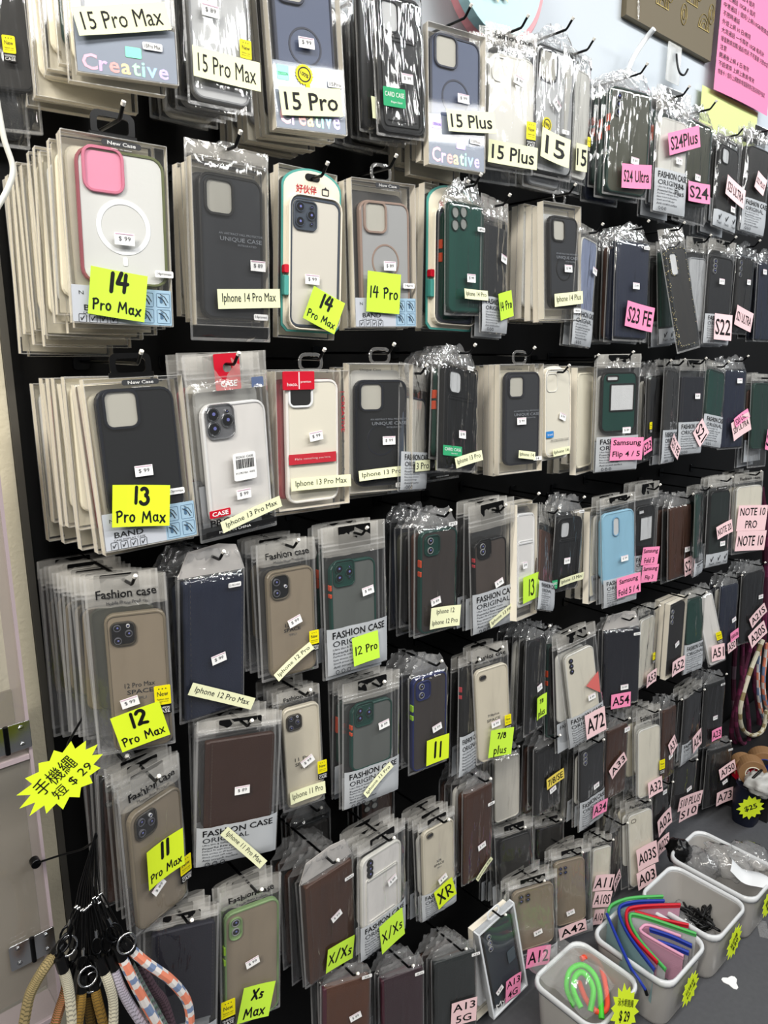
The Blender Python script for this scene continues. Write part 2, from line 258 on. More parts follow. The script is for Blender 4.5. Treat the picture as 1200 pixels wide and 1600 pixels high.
# each packet: size, place, turn, contents, stickers (metres and radians)
PACKS = [
{'k':'box','w':0.1054,'h':0.1743,'o':[0.3647, -0.1635, 1.9114],'r':[0.002, -0.0089, -0.2781],'c':{'s':'frame','a':'navy','b':'smokegrey','r':(0.1, 0.06, 0.92, 0.74),'cam':'sq','ring':0,'btn':None},'n':12,'bc':['cream','cream','green','cream','smoke','cream'],'ref':'grey box with rainbow lettering at the upper left corner','place':'in the top row','tags':[('15 Pro Max','cream','big', -0.0027, -0.1189, 0.0976, 0.0268, 0.2137)],'pr':[(0.0103, -0.0731, 0)],'mini':('15Pro Max', [0.0268, -0.1399]),'band':('creative', 0.3),'fx':-0.034},
{'k':'film','w':0.0823,'h':0.2075,'o':[0.4814, -0.1614, 1.9374],'r':[-0.0269, 0.0054, -0.1065],'c':{'s':'frame','a':'grey','b':'greyclear','r':(0.06, 0.02, 0.94, 0.97),'cam':'sq','ring':0,'btn':None},'n':6,'bc':['black','grey','smoke','black','clear'],'ref':'pale grey case with yellow corner sticker and slanting cream strip','place':'in the top row','tags':[('15 Pro Max','cream','big', 0.0042, -0.1667, 0.0845, 0.0323, -0.0117)],'pr':[(-0.0119, -0.1081, 0)],'new':[0.0303, -0.139],'nw':0.015},
{'k':'box','w':0.0993,'h':0.203,'o':[0.5973, -0.1652, 1.9267],'r':[-0.044, -0.0345, -0.2039],'c':{'s':'frame','a':'navy','b':'bluegrey','r':(0.08, 0.06, 0.9, 0.86),'cam':'sq','ring':1,'btn':None},'n':8,'bc':['grey','smoke','cream','grey'],'ref':'slate blue case box with round yellow seal and rainbow lettering','place':'in the top row','tags':[('15 Pro','cream','big', -0.0015, -0.1696, 0.086, 0.0329, 0.0812)],'pr':[(-0.0016, -0.1008, 0)],'seal':[-0.0072, -0.1375],'mini':('15Pro', [0.0356, -0.1439]),'band':('creative', 0.38)},
{'k':'film','w':0.0904,'h':0.1838,'o':[0.7655, -0.1599, 1.9341],'r':[-0.012, -0.0609, -0.0732],'c':{'s':'card','a':'black','b':'black','r':(0.04, 0.02, 0.97, 0.98),'cam':'tall','ring':0,'btn':None},'n':6,'bc':['black','smoke','black','black'],'ref':'glossy black card slot case with top row green label','place':'','tags':[],'pr':[(0.0067, -0.1083, 0)],'lab':('CARD CASE', [-0.0184, -0.1354, 0.04, 0.0247, 0.0626],'green')},
{'k':'film','w':0.0609,'h':0.1731,'o':[0.7217, -0.1537, 1.9257],'r':[0.0406, -0.1192, 0.2748],'c':{'s':'frame','a':'black','b':'smoke','r':(0.04, 0.02, 0.97, 0.98),'cam':None,'ring':0,'btn':None},'n':0,'bc':[],'ref':'dark packet peeping out left of the glossy black card slot case','place':'','tags':[('1','cream','big', -0.0024, -0.1428, 0.0321, 0.0276, 0.0485)]},
{'k':'box','w':0.1061,'h':0.1938,'o':[0.8778, -0.1662, 1.914],'r':[-0.0523, 0.0107, -0.1833],'c':{'s':'frame','a':'navy','b':'bluegrey','r':(0.06, 0.05, 0.93, 0.82),'cam':'sq','ring':1,'btn':None},'n':6,'bc':['grey','smoke','grey'],'ref':'navy magnetic ring case box with lilac sticker and rainbow lettering','place':'in the top row','tags':[('15 Plus','cream','big', 0.0217, -0.1258, 0.0923, 0.0306, 0.1162)],'pr':[(0.0098, -0.0942, 0)],'mini':('15Plus', [0.0332, -0.1514]),'band':('creative', 0.36),'lil':1},
{'k':'soft','w':0.1028,'h':0.2145,'o':[1.0065, -0.1684, 1.9511],'r':[-0.0182, -0.0007, -0.2152],'c':{'s':'clear','a':'clear','b':'clear','r':(0.06, 0.2, 0.95, 0.97),'cam':'lc','ring':2,'btn':None},'n':3,'bc':['clear','smoke'],'ref':'clear case with white magnet ring under printed plastic header','place':'in the top row','tags':[('15 Plus','cream','big', -0.0004, -0.1909, 0.1008, 0.034, -0.0183)],'pr':[(0.0105, -0.0783, -15)],'new':[0.0386, -0.1489],'nw':0.02},
{'k':'film','w':0.1048,'h':0.2091,'o':[1.1251, -0.1682, 1.9526],'r':[-0.02, 0.0007, -0.0681],'c':{'s':'frame','a':'black','b':'greyclear','r':(0.0, 0.02, 0.97, 0.97),'cam':'sq','ring':0,'btn':None},'n':4,'bc':['grey','clear'],'ref':'grey translucent case with black camera frame and yellow seal','place':'in the top row','tags':[('15','cream','big', -0.0094, -0.1641, 0.0769, 0.0474, -0.1148)],'pr':[(-0.0022, -0.0932, -40)],'seal':[-0.0253, -0.1284],'mini':('15', [0.024, -0.1324])},
{'k':'soft','w':0.1025,'h':0.2135,'o':[1.1904, -0.1681, 1.9614],'r':[0.0008, -0.0131, 0.1245],'c':{'s':'clear','a':'clear','b':'clear','r':(0.1, 0.14, 0.95, 0.97),'cam':None,'ring':0,'btn':None},'n':3,'bc':['clear','navy'],'ref':'clear packet squeezed beside the grey translucent case with black camera frame','place':'','tags':[('15','cream','big', 0.0103, -0.1732, 0.042, 0.0447, 0.0635)],'new':[0.0428, -0.1407],'nw':0.012},
{'k':'film','w':0.1167,'h':0.196,'o':[1.3591, -0.1709, 1.9381],'r':[-0.0384, 0.0167, -0.2303],'c':{'s':'frame','a':'green','b':'olive','r':(0.05, 0.02, 0.97, 0.98),'cam':'v3','ring':0,'btn':'orange'},'n':6,'bc':['green','green','navy','green'],'ref':'thick dark green pile with orange side buttons and pink label','place':'in the top row','tags':[('S24 Ultra','pink','big', 0.0139, -0.1604, 0.0775, 0.0431, 0.0741)],'pr':[(0.0137, -0.1312, -5)]},
{'k':'zipb','w':0.1133,'h':0.2407,'o':[1.5131, -0.1777, 1.9651],'r':[-0.0425, 0.0216, -0.1127],'c':{'s':'clear','a':'clear','b':'clear','r':(0.1, 0.24, 0.92, 0.8),'cam':None,'ring':0,'btn':None},'n':2,'bc':['green','green'],'ref':'empty looking clear zip bag with an upper pink label','place':'in the top row','tags':[('S24Plus','pink','big', 0.0197, -0.0964, 0.1076, 0.041, 0.3105)],'pr':[(0.0179, -0.1347, 0)],'pan':0.34,'hand':'S24 Plus'},
{'k':'film','w':0.1044,'h':0.2102,'o':[1.6501, -0.1682, 1.9337],'r':[-0.0364, 0.0415, -0.0589],'c':{'s':'frame','a':'green','b':'olive','r':(0.04, 0.02, 0.97, 0.82),'cam':None,'ring':0,'btn':None},'n':3,'bc':['black','black'],'ref':'olive green case in film with square pink label','place':'in the top row','tags':[('S24','pink','big', -0.005, -0.1497, 0.0911, 0.0408, 0.0764)],'pr':[(-0.0061, -0.118, 0)]},
{'k':'zip','w':0.1123,'h':0.2181,'o':[1.7857, -0.1727, 1.9379],'r':[-0.0606, 0.078, -0.0264],'c':{'s':'frame','a':'black','b':'smoke','r':(0.1, 0.16, 0.93, 0.86),'cam':'tall','ring':0,'btn':None},'n':3,'bc':['black','black'],'ref':'smoky case with a rhombus pale pink label in the top row','place':'','tags':[('S23 ULTRA','pale','big', 0.0215, -0.132, 0.0956, 0.0433, -0.1669)],'pr':[(0.0263, -0.1691, 0)],'pan':0.16,'icons':1,'mini2':1},
{'k':'zipb','w':0.111,'h':0.2464,'o':[1.9346, -0.178, 1.9729],'r':[-0.043, 0.0674, -0.1159],'c':{'s':'frame','a':'black','b':'smoke','r':(0.1, 0.2, 0.93, 0.8),'cam':None,'ring':0,'btn':None},'n':2,'bc':['black'],'ref':'bluish zip bag at the right edge of the top row','place':'','tags':[('S22 PLUS','pale','big', -0.0014, -0.1325, 0.0459, 0.0406, -0.3057)],'pan':0.3},
{'k':'box','w':0.1103,'h':0.1957,'o':[0.3436, -0.1682, 1.6731],'r':[-0.0172, 0.0293, -0.1595],'c':{'s':'frame','a':'rosegrad','b':'milky','r':(0.12, 0.06, 0.98, 0.78),'cam':'rose','ring':2,'btn':None},'n':13,'bc':['cream','cream','cream','milky','cream'],'ref':'clear box holding a pink cornered case with white magnet ring','place':'','tags':[('14|Pro Max','neong','hand', -0.007, -0.1641, 0.0602, 0.0506, -0.1115)],'pr':[(0.0043, -0.1037, 0)],'mini':('14promax', [0.0467, -0.1377]),'band':('band', 0.2),'top':'New Case','hang':1,'fx':-0.026,'fz':-0.02},
{'k':'box','w':0.102,'h':0.192,'o':[0.4861, -0.1645, 1.6708],'r':[0.0069, 0.0199, -0.0288],'c':{'s':'frame','a':'black','b':'greyblack','r':(0.1, 0.07, 0.95, 0.96),'cam':'sq','ring':0,'btn':None},'n':3,'bc':['black','smoke','clear'],'ref':'dark translucent case box right of the pink cornered box','place':'','tags':[('Iphone 14 Pro Max','cream','ser', 0.0192, -0.1576, 0.089, 0.0235, 0.071)],'pr':[(0.0347, -0.1165, 0)],'mini':('14promax', [0.0382, -0.1796]),'top2':'Unique Case','uc':1,'hang':2,'outer':1},
{'k':'blister','w':0.0893,'h':0.2121,'o':[0.6144, -0.1638, 1.6848],'r':[-0.006, 0.0424, -0.1552],'c':{'s':'frame','a':'slate','b':'frost','r':(0.1, 0.18, 0.95, 0.97),'cam':'lens5','ring':0,'btn':None},'n':2,'bc':['smoke','clear'],'ref':'arched teal edged card with frosted slate framed case','place':'','tags':[('14|Pro Max','neong','hand', 0.0128, -0.1822, 0.0527, 0.0462, -0.3739)],'pr':[(-0.0039, -0.1426, 0)]},
{'k':'box','w':0.11,'h':0.201,'o':[0.7302, -0.1688, 1.6834],'r':[-0.0065, -0.0226, -0.1191],'c':{'s':'frame','a':'taupe','b':'smokegrey','r':(0.13, 0.13, 0.92, 0.86),'cam':'sq','ring':1,'btn':None},'n':3,'bc':['smoke','grey','clear'],'ref':'grey taupe case in a clear box with hand lettered neon note','place':'in the second row','tags':[('14 Pro','neong','hand', -0.0083, -0.1528, 0.0579, 0.0563, -0.067)],'pr':[(0.006, -0.1148, 0)],'mini':('14pro', [0.0403, -0.1418]),'band':('band', 0.2),'top':'New Case','hang':2},
{'k':'blister','w':0.1082,'h':0.2245,'o':[0.9001, -0.15, 1.705],'r':[-0.0415, 0.0332, -0.0385],'c':{'s':'frame','a':'navy','b':'slate','r':(0.1, 0.18, 0.95, 0.95),'cam':None,'ring':0,'btn':None},'n':2,'bc':['black','smoke'],'ref':'teal edged card hidden behind the bright dark green case','place':'','tags':[]},
{'k':'film','w':0.0947,'h':0.1733,'o':[0.8962, -0.1797, 1.677],'r':[-0.0098, -0.0112, 0.0602],'c':{'s':'frame','a':'green','b':'greenp','r':(0.02, 0.02, 0.98, 0.98),'cam':'q4g','ring':0,'btn':None},'n':1,'bc':['green'],'ref':'bright dark green case with four round camera holes','place':'in the second row','tags':[('Iphone 14 Pro','cream','ser', 0.0132, -0.1412, 0.0619, 0.0155, -0.0175)],'pr':[(0.0069, -0.116, 0)],'mini':('14Pro', [0.0316, -0.0402])},
{'k':'zip','w':0.0963,'h':0.2173,'o':[0.9831, -0.1667, 1.6932],'r':[-0.0338, 0.0324, 0.2365],'c':{'s':'wallet','a':'charcoal','b':'charcoal','r':(0.1, 0.2, 0.95, 0.8),'cam':None,'ring':0,'btn':None},'n':2,'bc':['brown','black'],'ref':'charcoal wallet case in zip bag with small neon note','place':'in the second row','tags':[('14 Pro','neong','hand', 0.0196, -0.1696, 0.0523, 0.0436, 0.221)],'pr':[(0.0207, -0.0936, -10)],'pan':0.26},
{'k':'box','w':0.1056,'h':0.2016,'o':[1.1591, -0.1672, 1.7054],'r':[-0.063, -0.0131, -0.06],'c':{'s':'frame','a':'black','b':'greyblack','r':(0.2, 0.1, 0.95, 0.9),'cam':'sq','ring':1,'btn':None},'n':5,'bc':['milky','clear','milky','red','clear'],'ref':'boxed dark case with a black ring and cream strip','place':'in the second row','tags':[('Iphone 14 Plus','cream','ser', 0.01, -0.1653, 0.081, 0.0227, 0.0976)],'pr':[(0.0138, -0.1112, 0)],'mini':('14plus', [0.0398, -0.186]),'uc':1,'hang':2},
{'k':'zip','w':0.0985,'h':0.2223,'o':[1.2533, -0.1683, 1.6767],'r':[-0.0108, 0.0725, 0.2037],'c':{'s':'clear','a':'clear','b':'bluedot','r':(0.15, 0.1, 0.95, 0.75),'cam':None,'ring':0,'btn':None},'n':1,'bc':['clear'],'ref':'narrow clear zip bag with blue printed case','place':'in the second row','tags':[],'pr':[(0.0279, -0.0773, -10)],'pan':0.3},
{'k':'film','w':0.1089,'h':0.2019,'o':[1.411, -0.1685, 1.6682],'r':[-0.0729, 0.0295, -0.1143],'c':{'s':'wallet','a':'navy','b':'navy','r':(0.02, 0.02, 0.98, 0.97),'cam':None,'ring':0,'btn':None},'n':4,'bc':['navy','brown','smoke','clear'],'ref':'navy wallet case in film with big pink label','place':'in the second row','tags':[('S23 FE','pink','big', 0.0124, -0.1528, 0.089, 0.0501, -0.1136)],'pr':[(0.0048, -0.0913, 0)],'mini':('S23 FE', [0.0365, -0.0135])},
{'k':'soft','w':0.0899,'h':0.2628,'o':[1.5452, -0.1747, 1.7046],'r':[-0.1688, -0.1648, -0.1166],'c':{'s':'frame','a':'glitter','b':'smoke','r':(0.12, 0.16, 0.96, 0.96),'cam':'tall','ring':0,'btn':None},'n':0,'bc':[],'ref':'tilted slim glitter case in clear bag','place':'hanging askew in the second row','tags':[]},
{'k':'zip','w':0.1005,'h':0.2205,'o':[1.5888, -0.1486, 1.682],'r':[-0.0689, -0.0615, 0.0269],'c':{'s':'wallet','a':'green','b':'green','r':(0.1, 0.1, 0.95, 0.83),'cam':None,'ring':0,'btn':None},'n':2,'bc':['black','green'],'ref':'dark green case behind the tilted glitter case','place':'','tags':[],'pan':0.15,'icons':1},
{'k':'zipb','w':0.1019,'h':0.2227,'o':[1.7022, -0.1595, 1.7014],'r':[-0.042, -0.0306, 0.0067],'c':{'s':'frame','a':'grey','b':'greyclear','r':(0.1, 0.2, 0.95, 0.95),'cam':None,'ring':0,'btn':None},'n':2,'bc':['smoke','black'],'ref':'dim grey case right of the tilted glitter case','place':'','tags':[]},
{'k':'zipb','w':0.1075,'h':0.2416,'o':[1.794, -0.1755, 1.7023],'r':[-0.0519, 0.0456, -0.1329],'c':{'s':'frame','a':'black','b':'charcoal','r':(0.08, 0.16, 0.95, 0.75),'cam':'v3','ring':0,'btn':None},'n':2,'bc':['brown','black'],'ref':'charcoal case in zip bag with square pale pink label','place':'in the second row','tags':[('S22','pale','big', 0.005, -0.2009, 0.0745, 0.0602, 0.001)],'pr':[(-0.0021, -0.0955, 0)],'pan':0.28},
{'k':'film','w':0.1,'h':0.1928,'o':[1.9551, -0.1639, 1.6811],'r':[-0.0191, 0.019, 0.0052],'c':{'s':'frame','a':'black','b':'smoke','r':(0.04, 0.02, 0.97, 0.98),'cam':'v3','ring':0,'btn':None},'n':3,'bc':['black','navy'],'ref':'smoke case in film with slanting pale pink label','place':'in the second row','tags':[('S21 ULTRA','pale','big', -0.0017, -0.1551, 0.1014, 0.0481, -0.1669)],'pr':[(0.0149, -0.0638, 0)]},
{'k':'film','w':0.1018,'h':0.2048,'o':[2.0807, -0.1664, 1.6755],'r':[-0.0565, 0.0131, -0.0193],'c':{'s':'wallet','a':'navy','b':'navy','r':(0.04, 0.02, 0.97, 0.98),'cam':None,'ring':0,'btn':None},'n':2,'bc':['navy','black'],'ref':'navy packet cut by the right picture edge','place':'in the second row','tags':[],'pr':[(-0.027, -0.0286, 0)]},
{'k':'box','w':0.1149,'h':0.1985,'o':[0.3442, -0.1705, 1.4185],'r':[-0.0434, -0.0272, -0.0521],'c':{'s':'frame','a':'ink','b':'blackglass','r':(0.1, 0.06, 0.9, 0.82),'cam':'sq','ring':0,'btn':None},'n':9,'bc':['cream','red','cream','milky','cream'],'ref':'boxed black case with large clear camera window and blue instruction panel','place':'in the third row','tags':[('13|Pro Max','neon','hand', -0.0118, -0.1488, 0.0689, 0.049, -0.1476)],'pr':[(-0.0021, -0.1085, 0)],'mini':('13promax', [0.035, -0.1386]),'band':('band', 0.22),'top':'New Case','hang':1,'fx':-0.016},
{'k':'zipr','w':0.1169,'h':0.2375,'o':[0.4626, -0.1786, 1.4461],'r':[0.0156, -0.0514, 0.0151],'c':{'s':'frame','a':'white','b':'whitep','r':(0.14, 0.26, 0.94, 0.92),'cam':'lens3b','ring':0,'btn':None},'n':4,'bc':['clear','cream','red','clear'],'ref':'white case with three ringed lenses in red tabbed zip bag','place':'','tags':[('Iphone 13 Pro Max','cream','ser', 0.0136, -0.2104, 0.0947, 0.0154, 0.1921)],'pr':[(0.0056, -0.1817, 0)],'barc':[0.0099, -0.1454],'red':1},
{'k':'box','w':0.1156,'h':0.1924,'o':[0.5992, -0.1699, 1.4207],'r':[0.0001, 0.0073, -0.1149],'c':{'s':'frame','a':'whitep','b':'cream2','r':(0.14, 0.06, 0.86, 0.96),'cam':'pillw','ring':0,'btn':None},'n':3,'bc':['red','milky','clear'],'ref':'cream case box with red ribbon and red band','place':'','tags':[('Iphone 13 Pro Max','cream','ser', 0.0066, -0.1559, 0.0984, 0.0172, -0.0248)],'pr':[(0.0019, -0.0897, 8)],'hang':2,'hoco':1},
{'k':'box','w':0.1062,'h':0.1931,'o':[0.7281, -0.1662, 1.4285],'r':[-0.0226, 0.0121, -0.278],'c':{'s':'frame','a':'ink','b':'blackglass','r':(0.1, 0.12, 0.92, 0.96),'cam':'sq','ring':1,'btn':None},'n':3,'bc':['clear','smoke','cream'],'ref':'black framed case box with dark magnet ring in the third row','place':'','tags':[('Iphone 13 Pro','cream','ser', -0.0029, -0.1642, 0.078, 0.0156, 0.0488)],'pr':[(0.0115, -0.1147, 0)],'mini':('13Pro', [0.0339, -0.1849]),'top2':'Unique Case','uc':1,'hang':2},
{'k':'zip','w':0.102,'h':0.1984,'o':[0.8122, -0.1554, 1.4251],'r':[-0.0615, 0.1433, 0.3756],'c':{'s':'frame','a':'slate','b':'frost','r':(0.1, 0.25, 0.95, 0.95),'cam':None,'ring':0,'btn':None},'n':2,'bc':['black','smoke'],'ref':'pale packet tucked right of the black framed box with dark ring','place':'','tags':[('3 Pro','cream','ser', 0.0116, -0.1584, 0.0557, 0.0175, 0.0409)],'pan':0.3},
{'k':'film','w':0.119,'h':0.1765,'o':[0.9028, -0.1694, 1.4253],'r':[-0.1024, 0.1628, 0.1976],'c':{'s':'card','a':'black','b':'black','r':(0.1, 0.02, 0.97, 0.97),'cam':'tall','ring':0,'btn':None},'n':5,'bc':['green','black','olive','red','black'],'ref':'black card slot case with a green label in the third row','place':'','tags':[('Iphone 13 Pro','cream','ser', 0.0149, -0.1551, 0.0891, 0.0171, 0.202)],'pr':[(0.0008, -0.1151, 0)],'mini':('13 Pro', [0.0228, -0.0031]),'lab':('CARD CASE', [-0.0285, -0.1437, 0.0571, 0.0165, 0.0905],'green')},
{'k':'zipr','w':0.0998,'h':0.1797,'o':[0.943, -0.0924, 1.397],'r':[-0.0333, 0.0232, 0.0962],'c':{'s':'frame','a':'black','b':'smoke','r':(0.1, 0.2, 0.95, 0.8),'cam':None,'ring':0,'btn':None},'n':0,'bc':[],'ref':'dim packet behind the third row card slot case with capital lettering','place':'','tags':[],'red':1},
{'k':'box','w':0.1037,'h':0.1967,'o':[1.0639, -0.1658, 1.4242],'r':[-0.0412, -0.0002, -0.1775],'c':{'s':'frame','a':'navyd','b':'greyblack','r':(0.16, 0.07, 0.95, 0.93),'cam':'sq','ring':0,'btn':None},'n':4,'bc':['cream','clear','smoke','cream'],'ref':'dark blue translucent case box with small cream label','place':'in the third row','tags':[('Iphone 14','cream','ser', 0.0089, -0.1642, 0.0412, 0.0142, -0.1599)],'pr':[(-0.0009, -0.102, 0)],'mini':('14', [0.0398, -0.1731]),'top2':'Unique Case','uc':1,'hang':2},
{'k':'blisterc','w':0.0987,'h':0.1794,'o':[1.1784, -0.1617, 1.4199],'r':[-0.0576, -0.0036, 0.0168],'c':{'s':'clear','a':'clear','b':'cream2','r':(0.1, 0.05, 0.92, 0.95),'cam':'lc','ring':2,'btn':None},'n':2,'bc':['clear','smoke'],'ref':'clear case card with white ring and blue logo','place':'in the third row','tags':[('Iphone 14','cream','ser', 0.0053, -0.1644, 0.056, 0.0144, 0.0269)],'pr':[(0.0133, -0.0976, -20)],'blue':1},
{'k':'box','w':0.0938,'h':0.2185,'o':[1.3163, -0.1361, 1.4144],'r':[-0.0431, 0.0025, 0.1709],'c':{'s':'frame','a':'cream','b':'cream','r':(0.1, 0.05, 0.92, 0.95),'cam':None,'ring':0,'btn':None},'n':3,'bc':['cream','black','cream'],'ref':'cream edged box behind the dark flip phone case','place':'','tags':[]},
{'k':'zipb','w':0.1157,'h':0.2434,'o':[1.371, -0.1794, 1.4412],'r':[-0.0372, -0.0072, -0.3014],'c':{'s':'frame','a':'black','b':'greend','r':(0.12, 0.15, 0.92, 0.66),'cam':'flip','ring':0,'btn':None},'n':1,'bc':['clear'],'ref':'dark flip phone case with a big white window','place':'','tags':[('Samsung|Flip 4 / 5','pink','big', 0.0157, -0.1959, 0.0859, 0.0481, -0.0378)],'pr':[(0.0196, -0.1572, 0)],'pan':0.3},
{'k':'film','w':0.0964,'h':0.1889,'o':[1.5652, -0.1622, 1.3937],'r':[-0.0275, -0.0489, 0.0422],'c':{'s':'wallet','a':'smoke','b':'charcoal','r':(0.04, 0.02, 0.97, 0.98),'cam':None,'ring':0,'btn':None},'n':2,'bc':['clear','black'],'ref':'plain charcoal packet right of the dark flip phone case','place':'','tags':[('S23','pink','big', -0.0565, -0.1537, 0.0378, 0.0328, 0.1914)],'new':[-0.0375, -0.1101],'nw':0.012},
{'k':'zip','w':0.1,'h':0.2367,'o':[1.6097, -0.1717, 1.4274],'r':[-0.0488, 0.059, 0.1791],'c':{'s':'frame','a':'smoke','b':'smoke','r':(0.1, 0.1, 0.95, 0.7),'cam':None,'ring':0,'btn':None},'n':1,'bc':['black'],'ref':'narrow smoky zip bag with a diamond turned small pale label','place':'','tags':[('S21 FE','pale','big', 0.015, -0.1986, 0.0657, 0.0339, -0.5506)],'pan':0.32},
{'k':'zipb','w':0.1067,'h':0.2259,'o':[1.7101, -0.1719, 1.4275],'r':[-0.0533, 0.0276, -0.0861],'c':{'s':'wallet','a':'navyd','b':'navyd','r':(0.06, 0.18, 0.97, 0.75),'cam':None,'ring':0,'btn':None},'n':2,'bc':['black','black'],'ref':'dark wallet in zip bag with a large diamond turned pale label','place':'','tags':[('S21','pale','big', 0.0312, -0.1745, 0.0487, 0.0501, -0.814)],'pr':[(0.0151, -0.0866, 0)],'pan':0.34},
{'k':'zip','w':0.1062,'h':0.2123,'o':[1.8403, -0.1692, 1.42],'r':[-0.0973, 0.1598, 0.0002],'c':{'s':'frame','a':'green','b':'greend','r':(0.1, 0.1, 0.95, 0.65),'cam':None,'ring':0,'btn':None},'n':1,'bc':['gold'],'ref':'silvery zip bag left of the navy packet with two overlapping labels','place':'','tags':[],'pan':0.36},
{'k':'film','w':0.1043,'h':0.2081,'o':[1.9474, -0.1678, 1.4012],'r':[-0.0698, 0.0253, -0.1794],'c':{'s':'wallet','a':'navy','b':'navy','r':(0.03, 0.02, 0.97, 0.98),'cam':None,'ring':0,'btn':None},'n':2,'bc':['navy','black'],'ref':'navy packet with two overlapping tilted labels','place':'in the third row','tags':[('S20 ULTRA','pale','big', 0.0226, -0.1491, 0.0764, 0.0506, 0.3898), ('S20 Ultra','pink','big', 0.0217, -0.1269, 0.0655, 0.0241, 0.4265)],'pr':[(0.0144, -0.0308, 0)]},
{'k':'zip','w':0.1026,'h':0.2554,'o':[2.0981, -0.1769, 1.386],'r':[-0.0812, 0.0437, -0.0715],'c':{'s':'frame','a':'green','b':'green','r':(0.1, 0.1, 0.95, 0.8),'cam':None,'ring':0,'btn':None},'n':2,'bc':['brown','black'],'ref':'green edged packet at the right picture edge','place':'in the third row','tags':[('S','pink','big', 0.0413, -0.1809, 0.0362, 0.0565, -0.1525)]},
{'k':'soft','w':0.0942,'h':0.2375,'o':[0.315, -0.17, 1.1824],'r':[0.0399, 0.0074, -0.3521],'c':{'s':'frame','a':'tpu','b':'smoketpu','r':(0.2, 0.2, 0.97, 0.99),'cam':'lens3s','ring':0,'btn':None},'n':11,'bc':['olive','tpu','black','tpu','smoke','tpu'],'ref':'brownish smoke case with three black lenses and a neon note','place':'in the fourth row','tags':[('12|Pro Max','neon','hand', 0.0053, -0.1994, 0.0609, 0.0507, 0.2233)],'pr':[(-0.0053, -0.1645, 12)],'new':[0.0342, -0.1618],'nw':0.02,'sp':'12 Pro Max','fx':-0.012},
{'k':'filmh','w':0.0972,'h':0.2065,'o':[0.4357, -0.1651, 1.1586],'r':[0.038, 0.0328, -0.0333],'c':{'s':'wallet','a':'navy','b':'navy','r':(0.06, 0.02, 0.97, 0.98),'cam':None,'ring':0,'btn':None},'n':5,'bc':['black','navy','black','black'],'ref':'large navy wallet case under grey card header','place':'in the fourth row','tags':[('Iphone 12 Pro Max','cream','ser', 0.0085, -0.1755, 0.1077, 0.0172, -0.4914)],'pr':[(0.0046, -0.1191, 10)],'mini':('12 PRO MAX', [0.0285, -0.0177])},
{'k':'soft','w':0.093,'h':0.2052,'o':[0.5527, -0.1637, 1.1832],'r':[-0.019, 0.0008, -0.1253],'c':{'s':'frame','a':'tpu','b':'smoketpu','r':(0.14, 0.2, 0.95, 0.99),'cam':'lens2','ring':0,'btn':None},'n':4,'bc':['black','tpu','smoke'],'ref':'smoke case with two lenses and steep cream strip','place':'in the fourth row','tags':[('Iphone 12 Pro','cream','ser', -0.0008, -0.1782, 0.0702, 0.013, 0.5416)],'pr':[(0.0059, -0.1194, 18)],'new':[0.0366, -0.1512],'nw':0.016,'sp':'12 6.1'},
{'k':'zipb','w':0.115,'h':0.232,'o':[0.6674, -0.1766, 1.1933],'r':[-0.0464, 0.0123, -0.0978],'c':{'s':'frame','a':'greend','b':'greyclear2','r':(0.1, 0.24, 0.82, 0.78),'cam':'lens3g','ring':0,'btn':'orange'},'n':3,'bc':['black','green','smoke'],'ref':'green framed case with small triple camera in zip bag','place':'in the fourth row','tags':[('12 Pro','neong','hand', 0.0083, -0.1964, 0.049, 0.0458, 0.0554)],'pr':[(0.0179, -0.1063, 8)],'pan':0.32},
{'k':'film','w':0.0936,'h':0.1946,'o':[0.8607, -0.1622, 1.1547],'r':[-0.0023, -0.0028, -0.1216],'c':{'s':'frame','a':'greend','b':'smokeb','r':(0.12, 0.03, 0.98, 0.98),'cam':'l2d','ring':0,'btn':'orange'},'n':5,'bc':['brown','black','olive','navy','black'],'ref':'dark green framed case in silvery film with two line label','place':'in the fourth row','tags':[('Iphone 12|Iphone 12 Pro','cream','ser', 0.0114, -0.1627, 0.0684, 0.0379, -0.1113)],'pr':[(-0.0061, -0.1317, 10)],'mini':('IP12', [0.0298, 0.0019])},
{'k':'zipb','w':0.1137,'h':0.2432,'o':[0.9844, -0.1784, 1.1833],'r':[-0.0132, -0.0512, -0.0867],'c':{'s':'frame','a':'black','b':'brownclear','r':(0.08, 0.28, 0.8, 0.72),'cam':'l2d','ring':0,'btn':'red'},'n':2,'bc':['black','smoke'],'ref':'black case with red side button in white panelled zip bag','place':'','tags':[('Iphone 13 Mini','cream','ser', 0.0103, -0.2157, 0.0697, 0.0159, 0.3407)],'pr':[(0.0084, -0.1538, 15)],'pan':0.32},
{'k':'box','w':0.0983,'h':0.2176,'o':[1.0962, -0.1674, 1.1624],'r':[-0.0967, 0.1382, 0.2691],'c':{'s':'card','a':'white','b':'whitep','r':(0.05, 0.08, 0.95, 0.9),'cam':None,'ring':0,'btn':None},'n':2,'bc':['smoke','white'],'ref':'white card slot case with tilted neon note in the fourth row','place':'','tags':[('13','neong','hand', 0.0091, -0.1609, 0.0811, 0.0499, 0.0355)],'pr':[(-0.0153, -0.1155, 0)]},
{'k':'zip','w':0.1075,'h':0.2124,'o':[1.21, -0.1395, 1.1369],'r':[-0.1218, 0.3519, 0.3438],'c':{'s':'wallet','a':'brown','b':'brown','r':(0.05, 0.25, 0.95, 0.72),'cam':None,'ring':0,'btn':None},'n':1,'bc':['smoke'],'ref':'brown wallet left of the black card slot case','place':'in the fourth row','tags':[],'pan':0.26},
